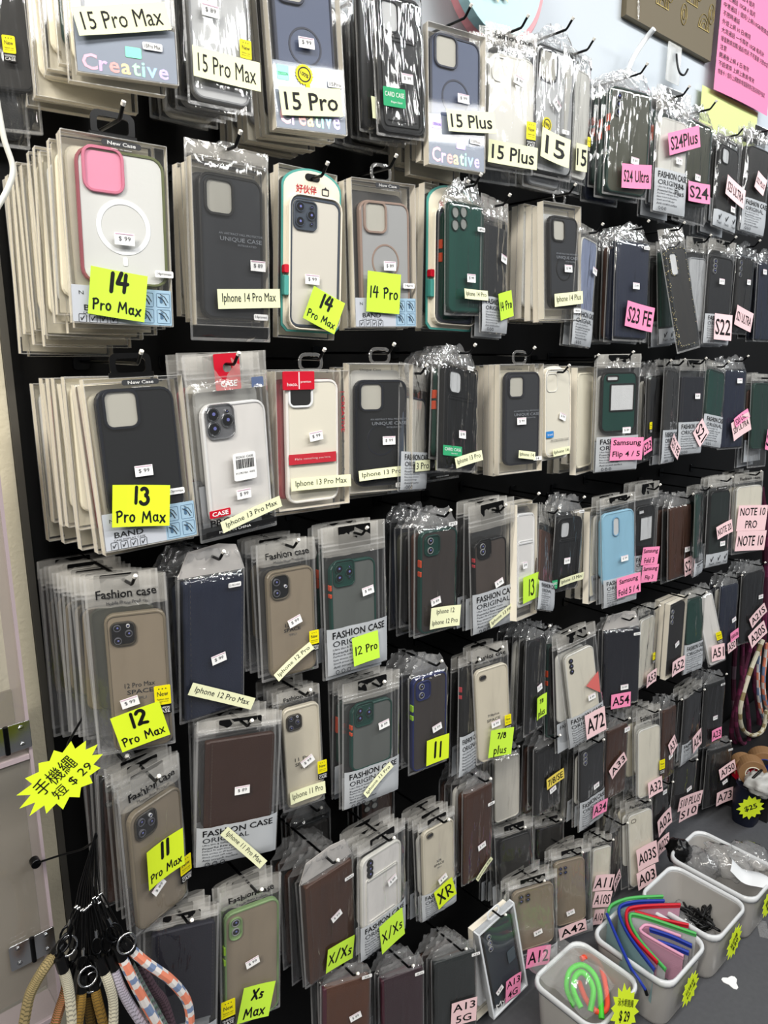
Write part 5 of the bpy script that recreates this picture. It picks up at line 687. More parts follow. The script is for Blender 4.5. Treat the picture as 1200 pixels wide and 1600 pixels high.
    # prints and stickers
    b = d.get('band')
    if b:
        ty, bh = b[0], b[1] * h; m3 = MB()
        if ty == 'band':
            m3.prism(-w * .16, -h + bh / 2 + .001, w * .66, bh, .0006, .0004, .001, mat('band_white', 'c3c8d2', .4), .0001, 1); m3.prism(w * .32, -h + bh / 2 + .001, w * .34, bh, .0006, .0003, .001, PAPER['blue'], .0001, 1)
            m3.text('BAND', -w * .24, -h + bh * .42, w * .34, bh * .16, .0001, INKD, bold=.02); m3.text('CASE DISPLAY CASE', -w * .24, -h + bh * .28, w * .34, bh * .05, .0001, INKD)
            m3.text('N', -w * .4, -h + bh * .82, w * .06, bh * .1, .0001, INKD)
            for q in range(4): m3.ring(-w * .4 + q * w * .1, -h + bh * .13, w * .075, w * .085, .001, .0005, -.0001, .0003, INKD, .0001, 1); m3.text('\u2714', -w * .4 + q * w * .1, -h + bh * .13, w * .04, w * .05, .0001, INKD)
            for qx in (.235, .405):
                for qz in (.28, .74):
                    X, Zc = w * qx, -h + bh * qz; m3.ring(X, Zc, w * .14, bh * .4, .001, .0004, -.0001, .0003, mat('line_blue', '4b6a86', .6), .0001, 1)
                    P_ = [(X - w * .05, 0, Zc + bh * .1), (X, 0, Zc + bh * .02), (X + w * .03, 0, Zc - bh * .13)]; m3.tube(P_, .0006, INKD, 4); m3.tube([(a_ + w * .02, b_, c_ + .003) for a_, b_, c_ in P_], .0004, INKD, 4)
                    m3.prism(X - w * .02, Zc + bh * .02, w * .03, bh * .2, .001, -.0002, .0002, mat('line_blue', '4b6a86', .6), .0001, 1)
        else:
            m3.prism(0, -h + bh / 2 + .001, w * .98, bh, .0006, .0004, .001, mat('grey_insert', '8f98a8', .3), .0001, 1)
            holo_letters(m3, 'Creative', -w * .02, -h + bh * .22, w * .86, bh * .3, .0001)
            gcol = 'b9a5e8' if d.get('lil') else '7fe0b4'
            m3.prism(-w * .36, -h + bh * .84, w * .16, bh * .22, .001, -.0002, .0003, mat('foil_' + gcol, gcol, .25, .3), .0001, 1); m3.text('DESIGN', -w * .36, -h + bh * .82, w * .13, bh * .06, -.0006, INKD)
            m3.prism(w * .06, -h + bh * .5, w * .16, bh * .2, .001, -.0002, .0003, mat('foil_' + gcol, gcol, .25, .3), .0001, 1)
        m3.build('printed_band', e)
    if d.get('top'):
        m3 = MB(); m3.prism(w * .06, -h * .028, w * .38, h * .032, .0025, .0004, .001, INKD, .0001, 3); m3.text('New Case', w * .06, -h * .028, w * .3, h * .02, .0, INKW, bold=.02); m3.text('make life better', w * .06, -h * .055, w * .26, h * .009, .0, INKW); m3.build('printed_lettering', e)
    if d.get('top2') or d.get('uc'):
        m3 = MB(); m3.text('Unique Case', -w * .18, -h * .045, w * .46, h * .024, -.0008, INKD)
        m3.text('UNIQUE CASE', w * .12, -h * .46, w * .66, h * .03, -.0008, mat('pale_print', '7b7f86', .4), bold=.005); m3.text('AN ABSTRACT FALL PROTECTOR', w * .12, -h * .425, w * .6, h * .013, -.0008, mat('pale_print', '7b7f86', .4)); m3.text('INTEGRATED', w * .2, -h * .49, w * .3, h * .012, -.0008, mat('pale_print', '7b7f86', .4)); m3.build('printed_lettering', e)
    if d.get('hoco'):
        m3 = MB(); m3.prism(-w * .2, -h * .065, w * .42, h * .13, .001, -.0008, .002, RED, .0003, 1); m3.text('hoco.', -w * .29, -h * .09, w * .14, h * .025, -.0013, INKW); m3.text('premium', -w * .11, -h * .075, w * .14, h * .02, -.0013, INKW); m3.prism(-w * .2, -h * .065, w * .012, h * .12, .0003, -.0013, -.0008, INKW, .0001, 1); m3.build('red_ribbon', e)
        m4 = MB(); m4.prism(-w * .02, -h * .63, w * .66, h * .075, .0006, .0004, .001, RED, .0001, 1); m4.text('Make something you love.', -w * .02, -h * .63, w * .5, h * .02, 0, INKW); m4.text('| CREATIVE', w * .4, -h * .3, h * .3, w * .07, -.0006, INKR, ang=R(-90)); m4.text('Creative Unique Design', w * .4, -h * .66, h * .3, w * .06, -.0006, INKG, ang=R(-90)); m4.build('printed_band', e)
    if d.get('seal'):
        u, v = d['seal']; m3 = MB(); P = []
        for q in range(40): rad = .0125 if q % 2 else .0108; P.append((u + rad * math.cos(R(9 * q)), v + rad * math.sin(R(9 * q))))
        m3.loft([[(x, -.0012, z) for x, z in P], [(x, -.0008, z) for x, z in P]], YEL); m3.ring(u, v, .018, .018, .009, .0016, -.0015, -.001, INKD, .0001, 6); m3.text('100%', u, v, .012, .005, -.0016, INKD, ang=R(-20), bold=.02)
        m3.prism(u + .004, v - .013, .006, .01, .001, -.0011, -.0008, YEL, .0001, 1); m3.build('round_seal', e)
    if d.get('lab'):
        st, (cx_, cz_, ww, hh_, an), cl = d['lab']; m3 = MB(); m3.prism(cx_, cz_, ww, hh_, .0015, -.0024, -.002, PAPER['green'], .0001, 2); m3.text(st, cx_, cz_ + hh_ * .14, ww * .86, hh_ * .3, -.0028, INKW); m3.text('Elegant Stand', cx_ + ww * .08, cz_ - hh_ * .26, ww * .5, hh_ * .14, -.0028, INKW); m3.build('green_label', e)
    if d.get('redp'):
        m3 = MB(); m3.add([(w * .05, -.0018, -h * .5), (w * .4, -.0018, -h * .42), (w * .4, -.0018, -h * .62)], [(0, 1, 2)], mat('red_print_patch', 'cf6a66', .5)); m3.build('red_patch', e)
    if d.get('ver'):
        m3 = MB(); m3.text('My', -w * .26, -h * .9, w * .26, h * .07, -.0014, INKW); m3.prism(w * .2, -h * .5, w * .2, h * .14, .003, -.0012, -.0008, mat('grey_label', '4c565e', .5), .0001, 2)
        for q in range(4): m3.box(w * .13, w * .27, -.0015, -.0014, -h * (.46 + .022 * q), -h * (.455 + .022 * q), INKG)
        m3.build('printed_lettering', e)
    if d.get('mini'): round_label(e, d['mini'][0], d['mini'][1][0], d['mini'][1][1], .021 if box else .019)
    if d.get('new'): new_badge(e, d['new'][0], d['new'][1], d.get('nw', .02))
    for q, p_ in enumerate(d.get('pr', ())): price(e, *p_, seed)
    for q, tg in enumerate(d['tags']): paper_tag(e, tg, seed * 7 + q, (-.0058 if d.get('pan') else -.0036) - .0016 * q)
    # the rest of the pile on the same peg
    rnd = random.Random(seed); M3 = Matrix.Rotation(rot[2], 3, 'Z') @ Matrix.Rotation(rot[0], 3, 'X') @ Matrix.Rotation(rot[1], 3, 'Y')
    grp = 'pile behind the ' + d['ref']
    for q in range(n):
        f = 1 - (q + 1) / (n + 1); r2 = (rot[0] * f + rnd.uniform(-.012, .012), rot[1] * f + rnd.uniform(-.025, .025), rot[2] * f + rnd.uniform(-.02, .02))
        l2 = loc + Vector((rnd.uniform(-.003, .003), gap * (q + 1), rnd.uniform(-.007, .002) - .0006 * q)) + Vector((d.get('fx', 0), 0, d.get('fz', 0))) * ((q + 1) / n)
        kk = 'box' if box or k.startswith('blister') else ('film' if k.startswith('film') else ('zip' if k != 'soft' else 'soft'))
        back_copy(kk, d['bc'][q % len(d['bc'])], w * rnd.uniform(.93, 1.0), h * rnd.uniform(.94, 1.02), t, l2, r2, 'packet piled behind the ' + d['ref'], grp)
    if not d.get('nopeg'):
        hp = loc + M3 @ Vector((0, t / 2, peg_z)); peg(hp.x, hp.z, min(loc.y - .012, -.05), d['ref'])
for i, d in enumerate(PACKS): pack(i, d)
# ------------------------------------------------------------------ left: acrylic case, hooks, wrist straps
ACR = film('acrylic_sheet', .16, .9, .05, 0, 10, (1, 1, 1), 'c9c3b8'); ACREDGE = mat('acrylic_edge', 'a89aa0', .3); ACRBACK = mat('taupe_backing', '6b6256', .7, 0, .1, 40)
a1 = (0.2073, -0.1, 1.0768); a2 = (0.208, -0.1, 0.5848); XR = .2075
cab = empty('acrylic_display_case', (.1, -.1, a2[2] - .02), label='clear acrylic hinged display case left of the black wall', cat='display case')
def rel(p): return (p[0] - .1, p[1] + .1, p[2] - (a2[2] - .02))
mb = MB(); mb.box(-.3, XR - .1, 0, .004, 0, .82, ACR); mb.build('front_panel', cab)
mb = MB(); mb.box(XR - .1035, XR - .0995, -.001, .06, 0, .82, ACREDGE); mb.build('side_edge', cab)
z1 = rel((0.1918, -0.1, 0.954))[2]; z2 = rel((0.1921, -0.1, 1.0271))[2]
mb = MB(); mb.box(-.3, XR - .104, .05, .054, .012, z2, ACRBACK); mb.build('backing_sheet', cab)
for z in (0.0, z1): mb = MB(); mb.box(-.3, XR - .104, -.002, .05, z, z + .006, ACREDGE); mb.build('shelf_edge', cab)
for px, py in (((0.1801, -0.103, 0.9886), 0), ((0.1801, -0.103, 0.6903), 0)):
    q = rel(px); mb = MB()
    for s in (-1, 1): mb.prism(q[0] + s * .0145, q[2], .026, .036, .002, -.0045, -.0025, CHROME, .0004, 2)
    mb.tube([(q[0], -.005, q[2] - .018), (q[0], -.005, q[2] + .018)], .003, STEEL, 8)
    h = mb.build('hinge', cab)
    for s in (-1, 1):
        for t_ in (-1, 1): m2 = MB(); m2.disc(q[0] + s * .017, q[2] + t_ * .011, .0032, -.0062, -.004, CHROME, 3); m2.box(q[0] + s * .017 - .002, q[0] + s * .017 + .002, -.0064, -.006, q[2] + t_ * .011 - .0004, q[2] + t_ * .011 + .0004, STEEL); m2.build('screw', h)
mb = MB(); mb.box(-.3, .0, -.0, .0006, -.13, .13, mat('old_paper', 'cdbf98', .8)); o = mb.build('paper_sheet'); o.location = (.12, -.0135, 1.14); tag(o, 'yellowed paper sheet on the cream board behind clear acrylic', 'paper')
mb = MB(); mb.tube(spline([(0.2196, -0.2, 1.6815), (0.2224, -0.2, 1.6462), (0.2276, -0.2, 1.6206), (0.221, -0.2, 1.6008), (0.2074, -0.2, 1.579)], 8), .0028, mat('white_cable_jacket', 'd9d9d2', .4), 8); tag(mb.build('charging_cable'), 'white cable hanging at the upper left edge of the wall', 'cable')
hk = empty('wire_hook', (0.1932, -0.115, 0.8179), label='thin black wire hook reaching from the acrylic to the straps', cat='hook')
b0 = Vector((0.1932, -0.115, 0.8179)); mb = MB(); mb.tube(spline([Vector((0.1932, -0.115, 0.8179)) - b0, Vector((0.2146, -0.14, 0.8326)) - b0, Vector((0.2355, -0.17, 0.8495)) - b0, Vector((0.2456, -0.19, 0.8701)) - b0, Vector((0.2455, -0.19, 0.8773)) - b0], 5), .0014, STEEL, 6); mb.build('wire', hk)
mb = MB(); mb.disc(0, 0, .006, -.003, .008, STEEL, 4); mb.build('mount', hk)
def rope(pts, rad, cols, n=8, m=10, twist=1, per=2):
    P = spline(pts, m); rings = tube_rings(P, rad, n); mb = MB(); N = len(rings)
    for i in range(N - 1):
        for k in range(n):
            mt = cols[((i // per) + (k * twist // 2)) % len(cols)]
            mb.add([rings[i][k], rings[i][(k + 1) % n], rings[i + 1][(k + 1) % n], rings[i + 1][k]], [(0, 1, 2, 3)], mt, True)
    return mb
def cloth(n, h): return mat('cord_' + n, h, .85, 0, .8, 1500)
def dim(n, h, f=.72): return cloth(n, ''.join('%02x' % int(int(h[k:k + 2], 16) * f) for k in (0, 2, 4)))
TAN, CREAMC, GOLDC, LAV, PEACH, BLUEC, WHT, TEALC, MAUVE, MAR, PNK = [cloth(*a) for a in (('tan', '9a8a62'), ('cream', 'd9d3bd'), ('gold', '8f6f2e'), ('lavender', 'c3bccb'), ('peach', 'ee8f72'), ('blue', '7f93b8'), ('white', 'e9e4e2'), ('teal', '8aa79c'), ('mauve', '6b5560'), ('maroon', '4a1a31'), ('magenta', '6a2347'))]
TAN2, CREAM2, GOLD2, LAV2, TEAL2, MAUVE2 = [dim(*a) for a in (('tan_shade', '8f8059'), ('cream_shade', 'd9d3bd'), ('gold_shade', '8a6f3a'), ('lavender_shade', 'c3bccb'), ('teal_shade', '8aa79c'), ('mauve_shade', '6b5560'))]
STRAPS = [
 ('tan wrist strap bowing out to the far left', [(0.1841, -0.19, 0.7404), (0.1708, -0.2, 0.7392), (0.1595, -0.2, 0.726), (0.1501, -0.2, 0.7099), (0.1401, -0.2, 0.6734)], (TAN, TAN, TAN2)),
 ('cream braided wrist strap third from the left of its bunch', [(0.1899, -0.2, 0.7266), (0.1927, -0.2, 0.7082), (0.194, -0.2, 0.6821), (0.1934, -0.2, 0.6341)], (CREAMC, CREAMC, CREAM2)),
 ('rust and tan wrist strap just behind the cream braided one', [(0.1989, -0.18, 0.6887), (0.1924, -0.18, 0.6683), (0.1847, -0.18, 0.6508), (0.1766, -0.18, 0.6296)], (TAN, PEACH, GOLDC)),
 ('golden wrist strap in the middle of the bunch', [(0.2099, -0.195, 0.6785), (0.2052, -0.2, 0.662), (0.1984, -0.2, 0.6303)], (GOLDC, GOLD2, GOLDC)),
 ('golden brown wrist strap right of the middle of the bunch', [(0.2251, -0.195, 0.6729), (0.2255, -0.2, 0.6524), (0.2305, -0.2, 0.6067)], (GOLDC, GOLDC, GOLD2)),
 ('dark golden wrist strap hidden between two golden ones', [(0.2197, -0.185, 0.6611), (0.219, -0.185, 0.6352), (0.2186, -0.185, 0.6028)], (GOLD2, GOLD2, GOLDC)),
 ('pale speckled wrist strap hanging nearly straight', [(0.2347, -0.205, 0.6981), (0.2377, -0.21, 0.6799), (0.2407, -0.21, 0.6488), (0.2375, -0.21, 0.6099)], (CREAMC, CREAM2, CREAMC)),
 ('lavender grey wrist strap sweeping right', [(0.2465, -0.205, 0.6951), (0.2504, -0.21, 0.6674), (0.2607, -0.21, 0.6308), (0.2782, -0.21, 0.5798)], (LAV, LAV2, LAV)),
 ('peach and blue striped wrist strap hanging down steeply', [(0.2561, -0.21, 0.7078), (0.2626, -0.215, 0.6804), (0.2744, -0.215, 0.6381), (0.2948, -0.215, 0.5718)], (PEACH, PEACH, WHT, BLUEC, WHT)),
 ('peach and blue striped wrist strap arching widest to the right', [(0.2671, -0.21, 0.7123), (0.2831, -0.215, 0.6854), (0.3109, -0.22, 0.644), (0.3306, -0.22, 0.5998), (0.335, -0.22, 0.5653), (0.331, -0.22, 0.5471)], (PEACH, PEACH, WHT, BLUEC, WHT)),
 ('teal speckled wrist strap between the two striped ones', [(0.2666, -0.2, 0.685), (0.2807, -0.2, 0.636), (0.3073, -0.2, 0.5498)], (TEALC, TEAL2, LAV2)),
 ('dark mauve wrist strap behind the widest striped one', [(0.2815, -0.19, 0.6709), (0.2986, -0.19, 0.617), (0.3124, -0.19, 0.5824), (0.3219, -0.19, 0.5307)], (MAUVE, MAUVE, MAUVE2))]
TOPS = [(0.2142, -0.19, 0.792), (0.2164, -0.192, 0.7902), (0.2204, -0.19, 0.7839), (0.2222, -0.194, 0.7855), (0.2272, -0.19, 0.7836), (0.2305, -0.19, 0.7853), (0.2338, -0.19, 0.788), (0.2346, -0.194, 0.7957), (0.2395, -0.19, 0.7903), (0.2411, -0.19, 0.782), (0.2392, -0.187, 0.783), (0.2446, -0.187, 0.791)]
hang = Vector((0.2455, -0.19, 0.8773))
def stri(mbx): return mbx
for i, (lab, pts, cols) in enumerate(STRAPS):
    P = [Vector(p) for p in pts]; o = P[0]; e = empty('wrist_strap', o, label=lab + ' of straps' if 'bunch' in lab else lab, cat='phone strap')
    L = [p - o for p in P]; big = len(cols) == 5
    rope(L, .0062, cols, 8, 9 if big else 24, 1 if big else 2, 2 if big else 1).build('braided_cord', e)
    d0 = (L[1] - L[0]).normalized(); mb = MB(); mb.tube([L[0] - d0 * .017, L[0] + d0 * .004], .0068, BLACKP, 9); mb.build('end_cap', e)
    top = Vector(TOPS[i]) - o; q = L[0] - d0 * .017; mb = MB(); mid = q.lerp(top, .35)
    ax = (top - q).normalized(); sx = ax.cross(Vector((0, 1, 0))).normalized() * .0065
    mb.tube([q, q + ax * .006], .003, STEEL, 6); c0 = q + ax * .016
    mb.tube([c0 + ax * .011 * math.cos(R(a)) + sx * math.sin(R(a)) for a in range(0, 361, 30)], .0016, STEEL, 6)
    mb.tube([c0 + ax * .011, c0 + ax * .02], .0024, CHROME if i % 3 == 0 else STEEL, 6); mb.build('swivel_clasp', e)
    if i in (0, 5, 9, 3):
        mb = MB(); cr = q + Vector((.002, -.012, .004)); mb.tube([cr + Vector((math.cos(R(a)) * .0115, math.sin(R(a)) * .003, math.sin(R(a)) * .0115)) for a in range(0, 361, 24)], .0014, CHROME, 6); mb.build('key_ring', e)
    mb = MB(); c1 = c0 + ax * .02; mb.tube(spline([c1 - sx * .2, top - sx * .3 - ax * .01, top, top + sx * .3 - ax * .01, c1 + sx * .2], 5), .0011, BLACKP, 5); m_ = top; mb.tube([top - Vector((.002, .002, 0)), top + Vector((.002, -.002, .001))], .0018, CHROME, 6)
    mb.tube([top, top.lerp(hang - o, .25) + Vector((0, .004, 0)), hang - o], .0008, BLACKP, 4); mb.build('loop_cord', e)
def starburst(loc, rot, rx, rz, n, label, lines, paper='neon', ang=0, inner=.74, y=0, seed=1, group=None):
    e = empty('price_star', loc, rot, label, 'price tag', group); rnd = random.Random(seed); P = []
    for k in range(2 * n):
        a = 2 * math.pi * k / (2 * n); f = (1 + rnd.uniform(-.06, .08)) if k % 2 == 0 else inner; P.append((rx * f * math.cos(a), rz * f * math.sin(a)))
    ca, sa = math.cos(ang), math.sin(ang); P = [(x * ca - z * sa, x * sa + z * ca) for x, z in P]
    mb = MB(); mb.loft([[(x, 0, z) for x, z in P], [(x, .0006, z) for x, z in P]], PAPER[paper])
    for st, cx, cz, w, h, b in lines: mb.text(st, cx * ca - cz * sa, cx * sa + cz * ca, w, h, -.0006, INK, ang, b)
    mb.build('star_card', e); return e
starburst((0.213, -0.2, 0.9723), (R(-4), 0, R(-14)), .051, .034, 15, 'yellow star tag with handwritten Chinese pinned above the wrist straps', [('手機繩', -.004, .008, .05, .019, .0), ('短 $ 29', .004, -.011, .05, .014, .0)], ang=R(36), seed=4)
st_ = bpy.data.objects['price_star']; mb = MB(); mb.tube([(.0, .0008, .012), (.012, .06, .014), (.045, .16, .016), (.055, .196, .016)], .0016, STEEL, 6); mb.build('holder_wire', st_)
# ------------------------------------------------------------------ upper right wall: notices, box, hooks
p0 = (1.952, -0.012, 2.288); p1 = (2.0038, -0.012, 2.0484); X0, X1 = 1.955, 2.34
po = empty('notice_sheet', (2.165, -.012, 2.285), (0, 0, 0), 'pink printed price notice taped high on the white wall', 'notice')
mb = MB(); nx = 8; vs = [((i / nx - .5) * .335, -.004 * math.sin(i / nx * 3.1) - .002, .18 - .36 * j) for j in (0, 1) for i in range(nx + 1)]
mb.add(vs, [(i, i + 1, nx + 2 + i, nx + 1 + i) for i in range(nx)], PAPER['pinkposter']); fy = lambda x, z: -.004 * math.sin((x / .335 + .5) * 3.1) - .003
mb.text('電話卡/數據卡', -.0, .115, .17, .03, 0, INKD, yf=fy)
for k, (st, w) in enumerate((('香港', .03), ('本地通話 5GB 4 個月', .12), ('本地通話 10GB 6 個月', .12), ('中港通話 1 個月/上網/10GB/數據加值', .2), ('不限時通話', .07), ('外遊上網 10 日/無限', .12), ('大灣通話 一卡兩號 10GB 每月計', .17), ('增值數據加購/通話/短訊 不可重覆 只限本店', .21), ('注意', .03), ('開通後上網 4 日/有效', .1), ('不設退換 上網上數據/有效', .11), ('增值卡 1 個月/上網數據/增值服務實名登記按客戶指定', .25))):
    mb.text(st, -.01,   .075 - .019 * k, .29, .0125, 0, INKD, yf=fy, just='l')
    
mb.build('printed_sheet', po)
mb = MB(); mb.box(-.007, .007, -.0085, -.0078, .12, .19, FILMTOP); mb.build('tape_strip', po)
mb = MB(); vs = [((i / nx - .5) * .34, -.001, z) for z in (.05, -.05) for i in range(nx + 1)]; mb.add(vs, [(i, i + 1, nx + 2 + i, nx + 1 + i) for i in range(nx)], mat('pale_lime_paper', 'd9e59a', .7)); o = mb.build('paper_strip'); o.location = (2.13, -.001, 2.06); tag(o, 'pale lime paper under the pink notice', 'paper')
KRAFT = mat('olive_brown_wrap', '6d634f', .6, 0, .06, 40); GOLDL = mat('gold_line_print', 'a08c50', .35, .4)
bx = empty('wrapped_box', (1.79, .012, 2.17), label='olive brown printed gift bag on the white wall beside the pink notice', cat='gift bag')
mb = MB(); mb.loft([[(-.205, -.016, .0), (.2, -.016, .0), (.2, -.016, .35), (-.215, -.016, .35)], [(-.2, -.0, .0), (.2, 0, .0), (.2, 0, .35), (-.21, 0, .35)]], KRAFT); mb.build('bag_body', bx)
mb = MB()
for k in range(11):
    rnd = random.Random(k); x = -.16 + .034 * k; z = .05 + .04 * (k % 3) + rnd.uniform(0, .02)
    if k % 2: 
        for r_ in (.012, .02, .028): mb.tube([(x + r_ * math.cos(R(a)), -.017, z + r_ * 1.2 * math.sin(R(a))) for a in range(0, 181, 20)], .0008, GOLDL, 4)
        mb.box(x - .028, x + .028, -.0175, -.0165, z - .001, z + .001, GOLDL)
    else:
        for r_ in (.007, .014): mb.tube([(x + r_ * math.cos(R(a)), -.017, z + r_ * 1.6 * math.sin(R(a))) for a in range(0, 361, 20)], .0008, GOLDL, 4)
mb.build('line_print', bx)
mb = MB(); mb.tube([(-.2, -.018, .36), (-.175, -.019, .12), (-.16, -.02, .0)], .002, FILMTOP, 5); mb.build('sheer_ribbon', bx)
mb = MB(); mb.tube(spline([(1.6091, -0.06, 2.1316), (1.6094, -0.04, 2.1161), (1.5842, -0.03, 2.0774), (1.5583, -0.03, 2.0361)], 5), .006, mat('white_sleeve', 'e6e9ec', .4), 8); tag(mb.build('white_tube'), 'short white tube leaning below the gift bag', 'tube')
sh = empty('adhesive_hook', (1.8091, -0.001, 2.1237), label='clear adhesive hook alone on the white wall', cat='hook')
mb = MB(); mb.prism(0, 0, .065, .085, .004, -.002, 0, PVCDARK, .0006, 3); mb.build('clear_plate', sh); mb = MB(); mb.tube(spline([(0, -.006, .02), (.0, -.01, -.0), (.004, -.016, -.022), (.016, -.022, -.026), (.024, -.026, -.012)], 5), .0024, STEEL, 6); mb.build('metal_hook', sh); mb = MB(); mb.disc(0, .016, .012, -.007, -.002, PVC, 5); mb.build('hook_base', sh)
RB = mat('festive_red_paper', 'c4161f', .5); GB = mat('festive_gold', 'd9b95a', .4, .2)
fd = empty('festive_cutout', (2.33, .01, 2.58), label='red and gold paper cutout at the top right corner', cat='decoration'); mb = MB()
mb.prism(0, 0, .28, .26, .02, -.0015, 0, mat('white_card', 'e3e3e6', .6), .0004, 3)
rnd = random.Random(5)
for k in range(16):
    x, z, r_ = rnd.uniform(-.12, .12), rnd.uniform(-.11, .11), rnd.uniform(.02, .035); P = [(x + r_ * (1 + .3 * math.sin(3 * R(a) + k)) * math.cos(R(a)), z + r_ * (1 + .3 * math.cos(2 * R(a) + k)) * math.sin(R(a))) for a in range(0, 360, 20)]
    mb.loft([[(a, -.004 - .0003 * k, b) for a, b in P], [(a, -.0018, b) for a, b in P]], RB)
    if k % 2: mb.disc(x, z, r_ * .45, -.006 - .0004 * k, -.004, GB, 4)
mb.build('paper_shapes', fd)
dl = empty('teal_disc', (1.085, 0, 2.10), label='round teal disc with pink rim at the top edge', cat='disc'); mb = MB(); mb.disc(0, 0, .115, -.07, -.05, mat('pale_teal_plastic', '9fc4cb', .3), 12); mb.build('disc_face', dl); mb = MB(); mb.ring(.018, .005, .25, .25, .125, .018, -.055, -.03, mat('pink_plastic', 'd98f96', .35), .003, 12); mb.disc(.018, .005, .115, -.05, -.03, mat('pink_plastic', 'd98f96', .35), 12); mb.build('pink_rim', dl); mb = MB(); mb.disc(.02, .0, .03, -.032, .012, WHITEP, 5); mb.build('wall_mount', dl)
starburst((1.06, -.075, 2.075), (0, 0, 0), .062, .045, 14, 'pale star price tag on the round teal disc', [('$10', 0, 0, .07, .04, .02)], 'cream')
# ------------------------------------------------------------------ floor bins
MILK = film('milky_bin_plastic', .5, .8, .25, 0, 10, (1, 1, 1), 'cfccc8'); RIMM = film('milky_bin_rim', .82, .9, .2, 0, 10, (1, 1, 1), 'e6e9ec')
def oh(cx, cy, w, h, r, z, n=5): return [(a, b, z) for a, _, b in rr(cx, cy, w, h, r, 0, n)]
def tub(x0, x1, y0, y1, H, label):
    cx, cy, w, l = (x0 + x1) / 2, (y0 + y1) / 2, x1 - x0, y1 - y0; e = empty('storage_bin', (cx, cy, 0), label=label, cat='bin')
    mb = MB(); q = .86; B = lambda s, z: oh(0, 0, w * s, l - w * (1 - s), .03, z)
    mb.loft([B(q - .05, .001), B(q - .02, .003), B(q, .012), B(.94, H - .012)], MILK, True, False, True); mb.loft([B(.92, H - .012), B(q - .02, .012), B(q - .05, .006)], MILK, False, False, True); mb.build('bin_body', e)
    mb = MB(); mb.loft([B(.94, H - .014), B(1.0, H - .014), B(1.0, H - .006), B(.985, H), B(.94, H), B(.92, H - .006)], RIMM, False, False, True); mb.build('bin_rim', e); return e
tub(1.085, 1.262, -.40, -.235, .135, 'milky bin holding bright green and orange tubes, nearest the viewer')
tub(1.29, 1.472, -.445, -.25, .135, 'milky bin stuffed with colourful mesh pouches')
tub(1.488, 1.66, -.455, -.258, .135, 'milky bin half full of black cords, second from the right')
tub(1.674, 1.85, -.46, -.235, .135, 'milky bin of crumpled clear bags, farthest right')
def crumple(label, name, c, rad, seed, m_, cat='plastic bag', parent=None, amp=.4):
    mb = MB(); nu, nv = 26, 16; vs = []
    for j in range(nv + 1):
        for i in range(nu):
            a, b = 2 * math.pi * i / nu, math.pi * j / nv; d_ = Vector((math.sin(b) * math.cos(a), math.sin(b) * math.sin(a), math.cos(b)))
            f = 1 + amp * noise.noise(d_ * 2.3 + Vector((seed, 0, 0))) + amp * .45 * abs(noise.noise(d_ * 6 + Vector((0, seed, 0)))); vs.append((d_.x * rad[0] * f, d_.y * rad[1] * f, d_.z * rad[2] * f))
    mb.add(vs, [(j * nu + i, j * nu + (i + 1) % nu, (j + 1) * nu + (i + 1) % nu, (j + 1) * nu + i) for j in range(nv) for i in range(nu)], m_, True)
    o = mb.build(name); o.location = c; tag(o, label, cat); return o
BAGM = film('loose_clear_bag', .1, 1.3, .1, .8, 30)
# tubes in the first bin
GRN = mat('green_silicone', '4fd23a', .4); ORG = mat('orange_silicone', 'f0553a', .4)
def tubeobj(pts, rad, m_, name, label, cat):
    mb = MB(); mb.tube(spline(pts, 7), rad, m_, 9); o = mb.build(name); tag(o, label, cat); return o
tubeobj([(1.1409, -0.3147, 0.09), (1.1561, -0.2843, 0.1), (1.1847, -0.27, 0.115), (1.2138, -0.2797, 0.12), (1.2199, -0.3053, 0.115), (1.2081, -0.33, 0.1), (1.1701, -0.3622, 0.075)], .0062, GRN, 'silicone_tube', 'outer green tube bent into a loop in the nearest bin', 'tube')
tubeobj([(1.1388, -0.3313, 0.1), (1.1521, -0.3025, 0.112), (1.1742, -0.2899, 0.122), (1.1915, -0.2941, 0.127), (1.1947, -0.31, 0.122), (1.1839, -0.3305, 0.112), (1.1549, -0.3432, 0.09)], .0062, GRN, 'silicone_tube', 'inner green tube bent into a loop in the nearest bin', 'tube')
tubeobj([(1.203, -0.2844, 0.085), (1.1787, -0.3168, 0.085), (1.1735, -0.3473, 0.08), (1.201, -0.3551, 0.075), (1.2393, -0.3272, 0.085), (1.2614, -0.2993, 0.1), (1.2638, -0.2709, 0.105), (1.2424, -0.2615, 0.105)], .006, ORG, 'silicone_tube', 'orange tube behind the green loops in the nearest bin', 'tube')
mb = MB(); nx = 12; c = Vector((1.165, -.29, .13)); vs = []
for j in range(nx + 1):
    for i in range(nx + 1):
        x, y = (i / nx - .5) * .12, (j / nx - .5) * .15; vs.append((x, y, .018 * noise.noise(Vector((x * 14, y * 14, 3))) + .012 * noise.noise(Vector((x * 40, y * 40, 5))) + .12 * (y + .02)))
mb.add(vs, [(j * (nx + 1) + i, j * (nx + 1) + i + 1, (j + 1) * (nx + 1) + i + 1, (j + 1) * (nx + 1) + i) for j in range(nx) for i in range(nx)], BAGM, True); o = mb.build('clear_bag'); o.location = c; tag(o, 'clear bag over the green and orange tubes', 'plastic bag')
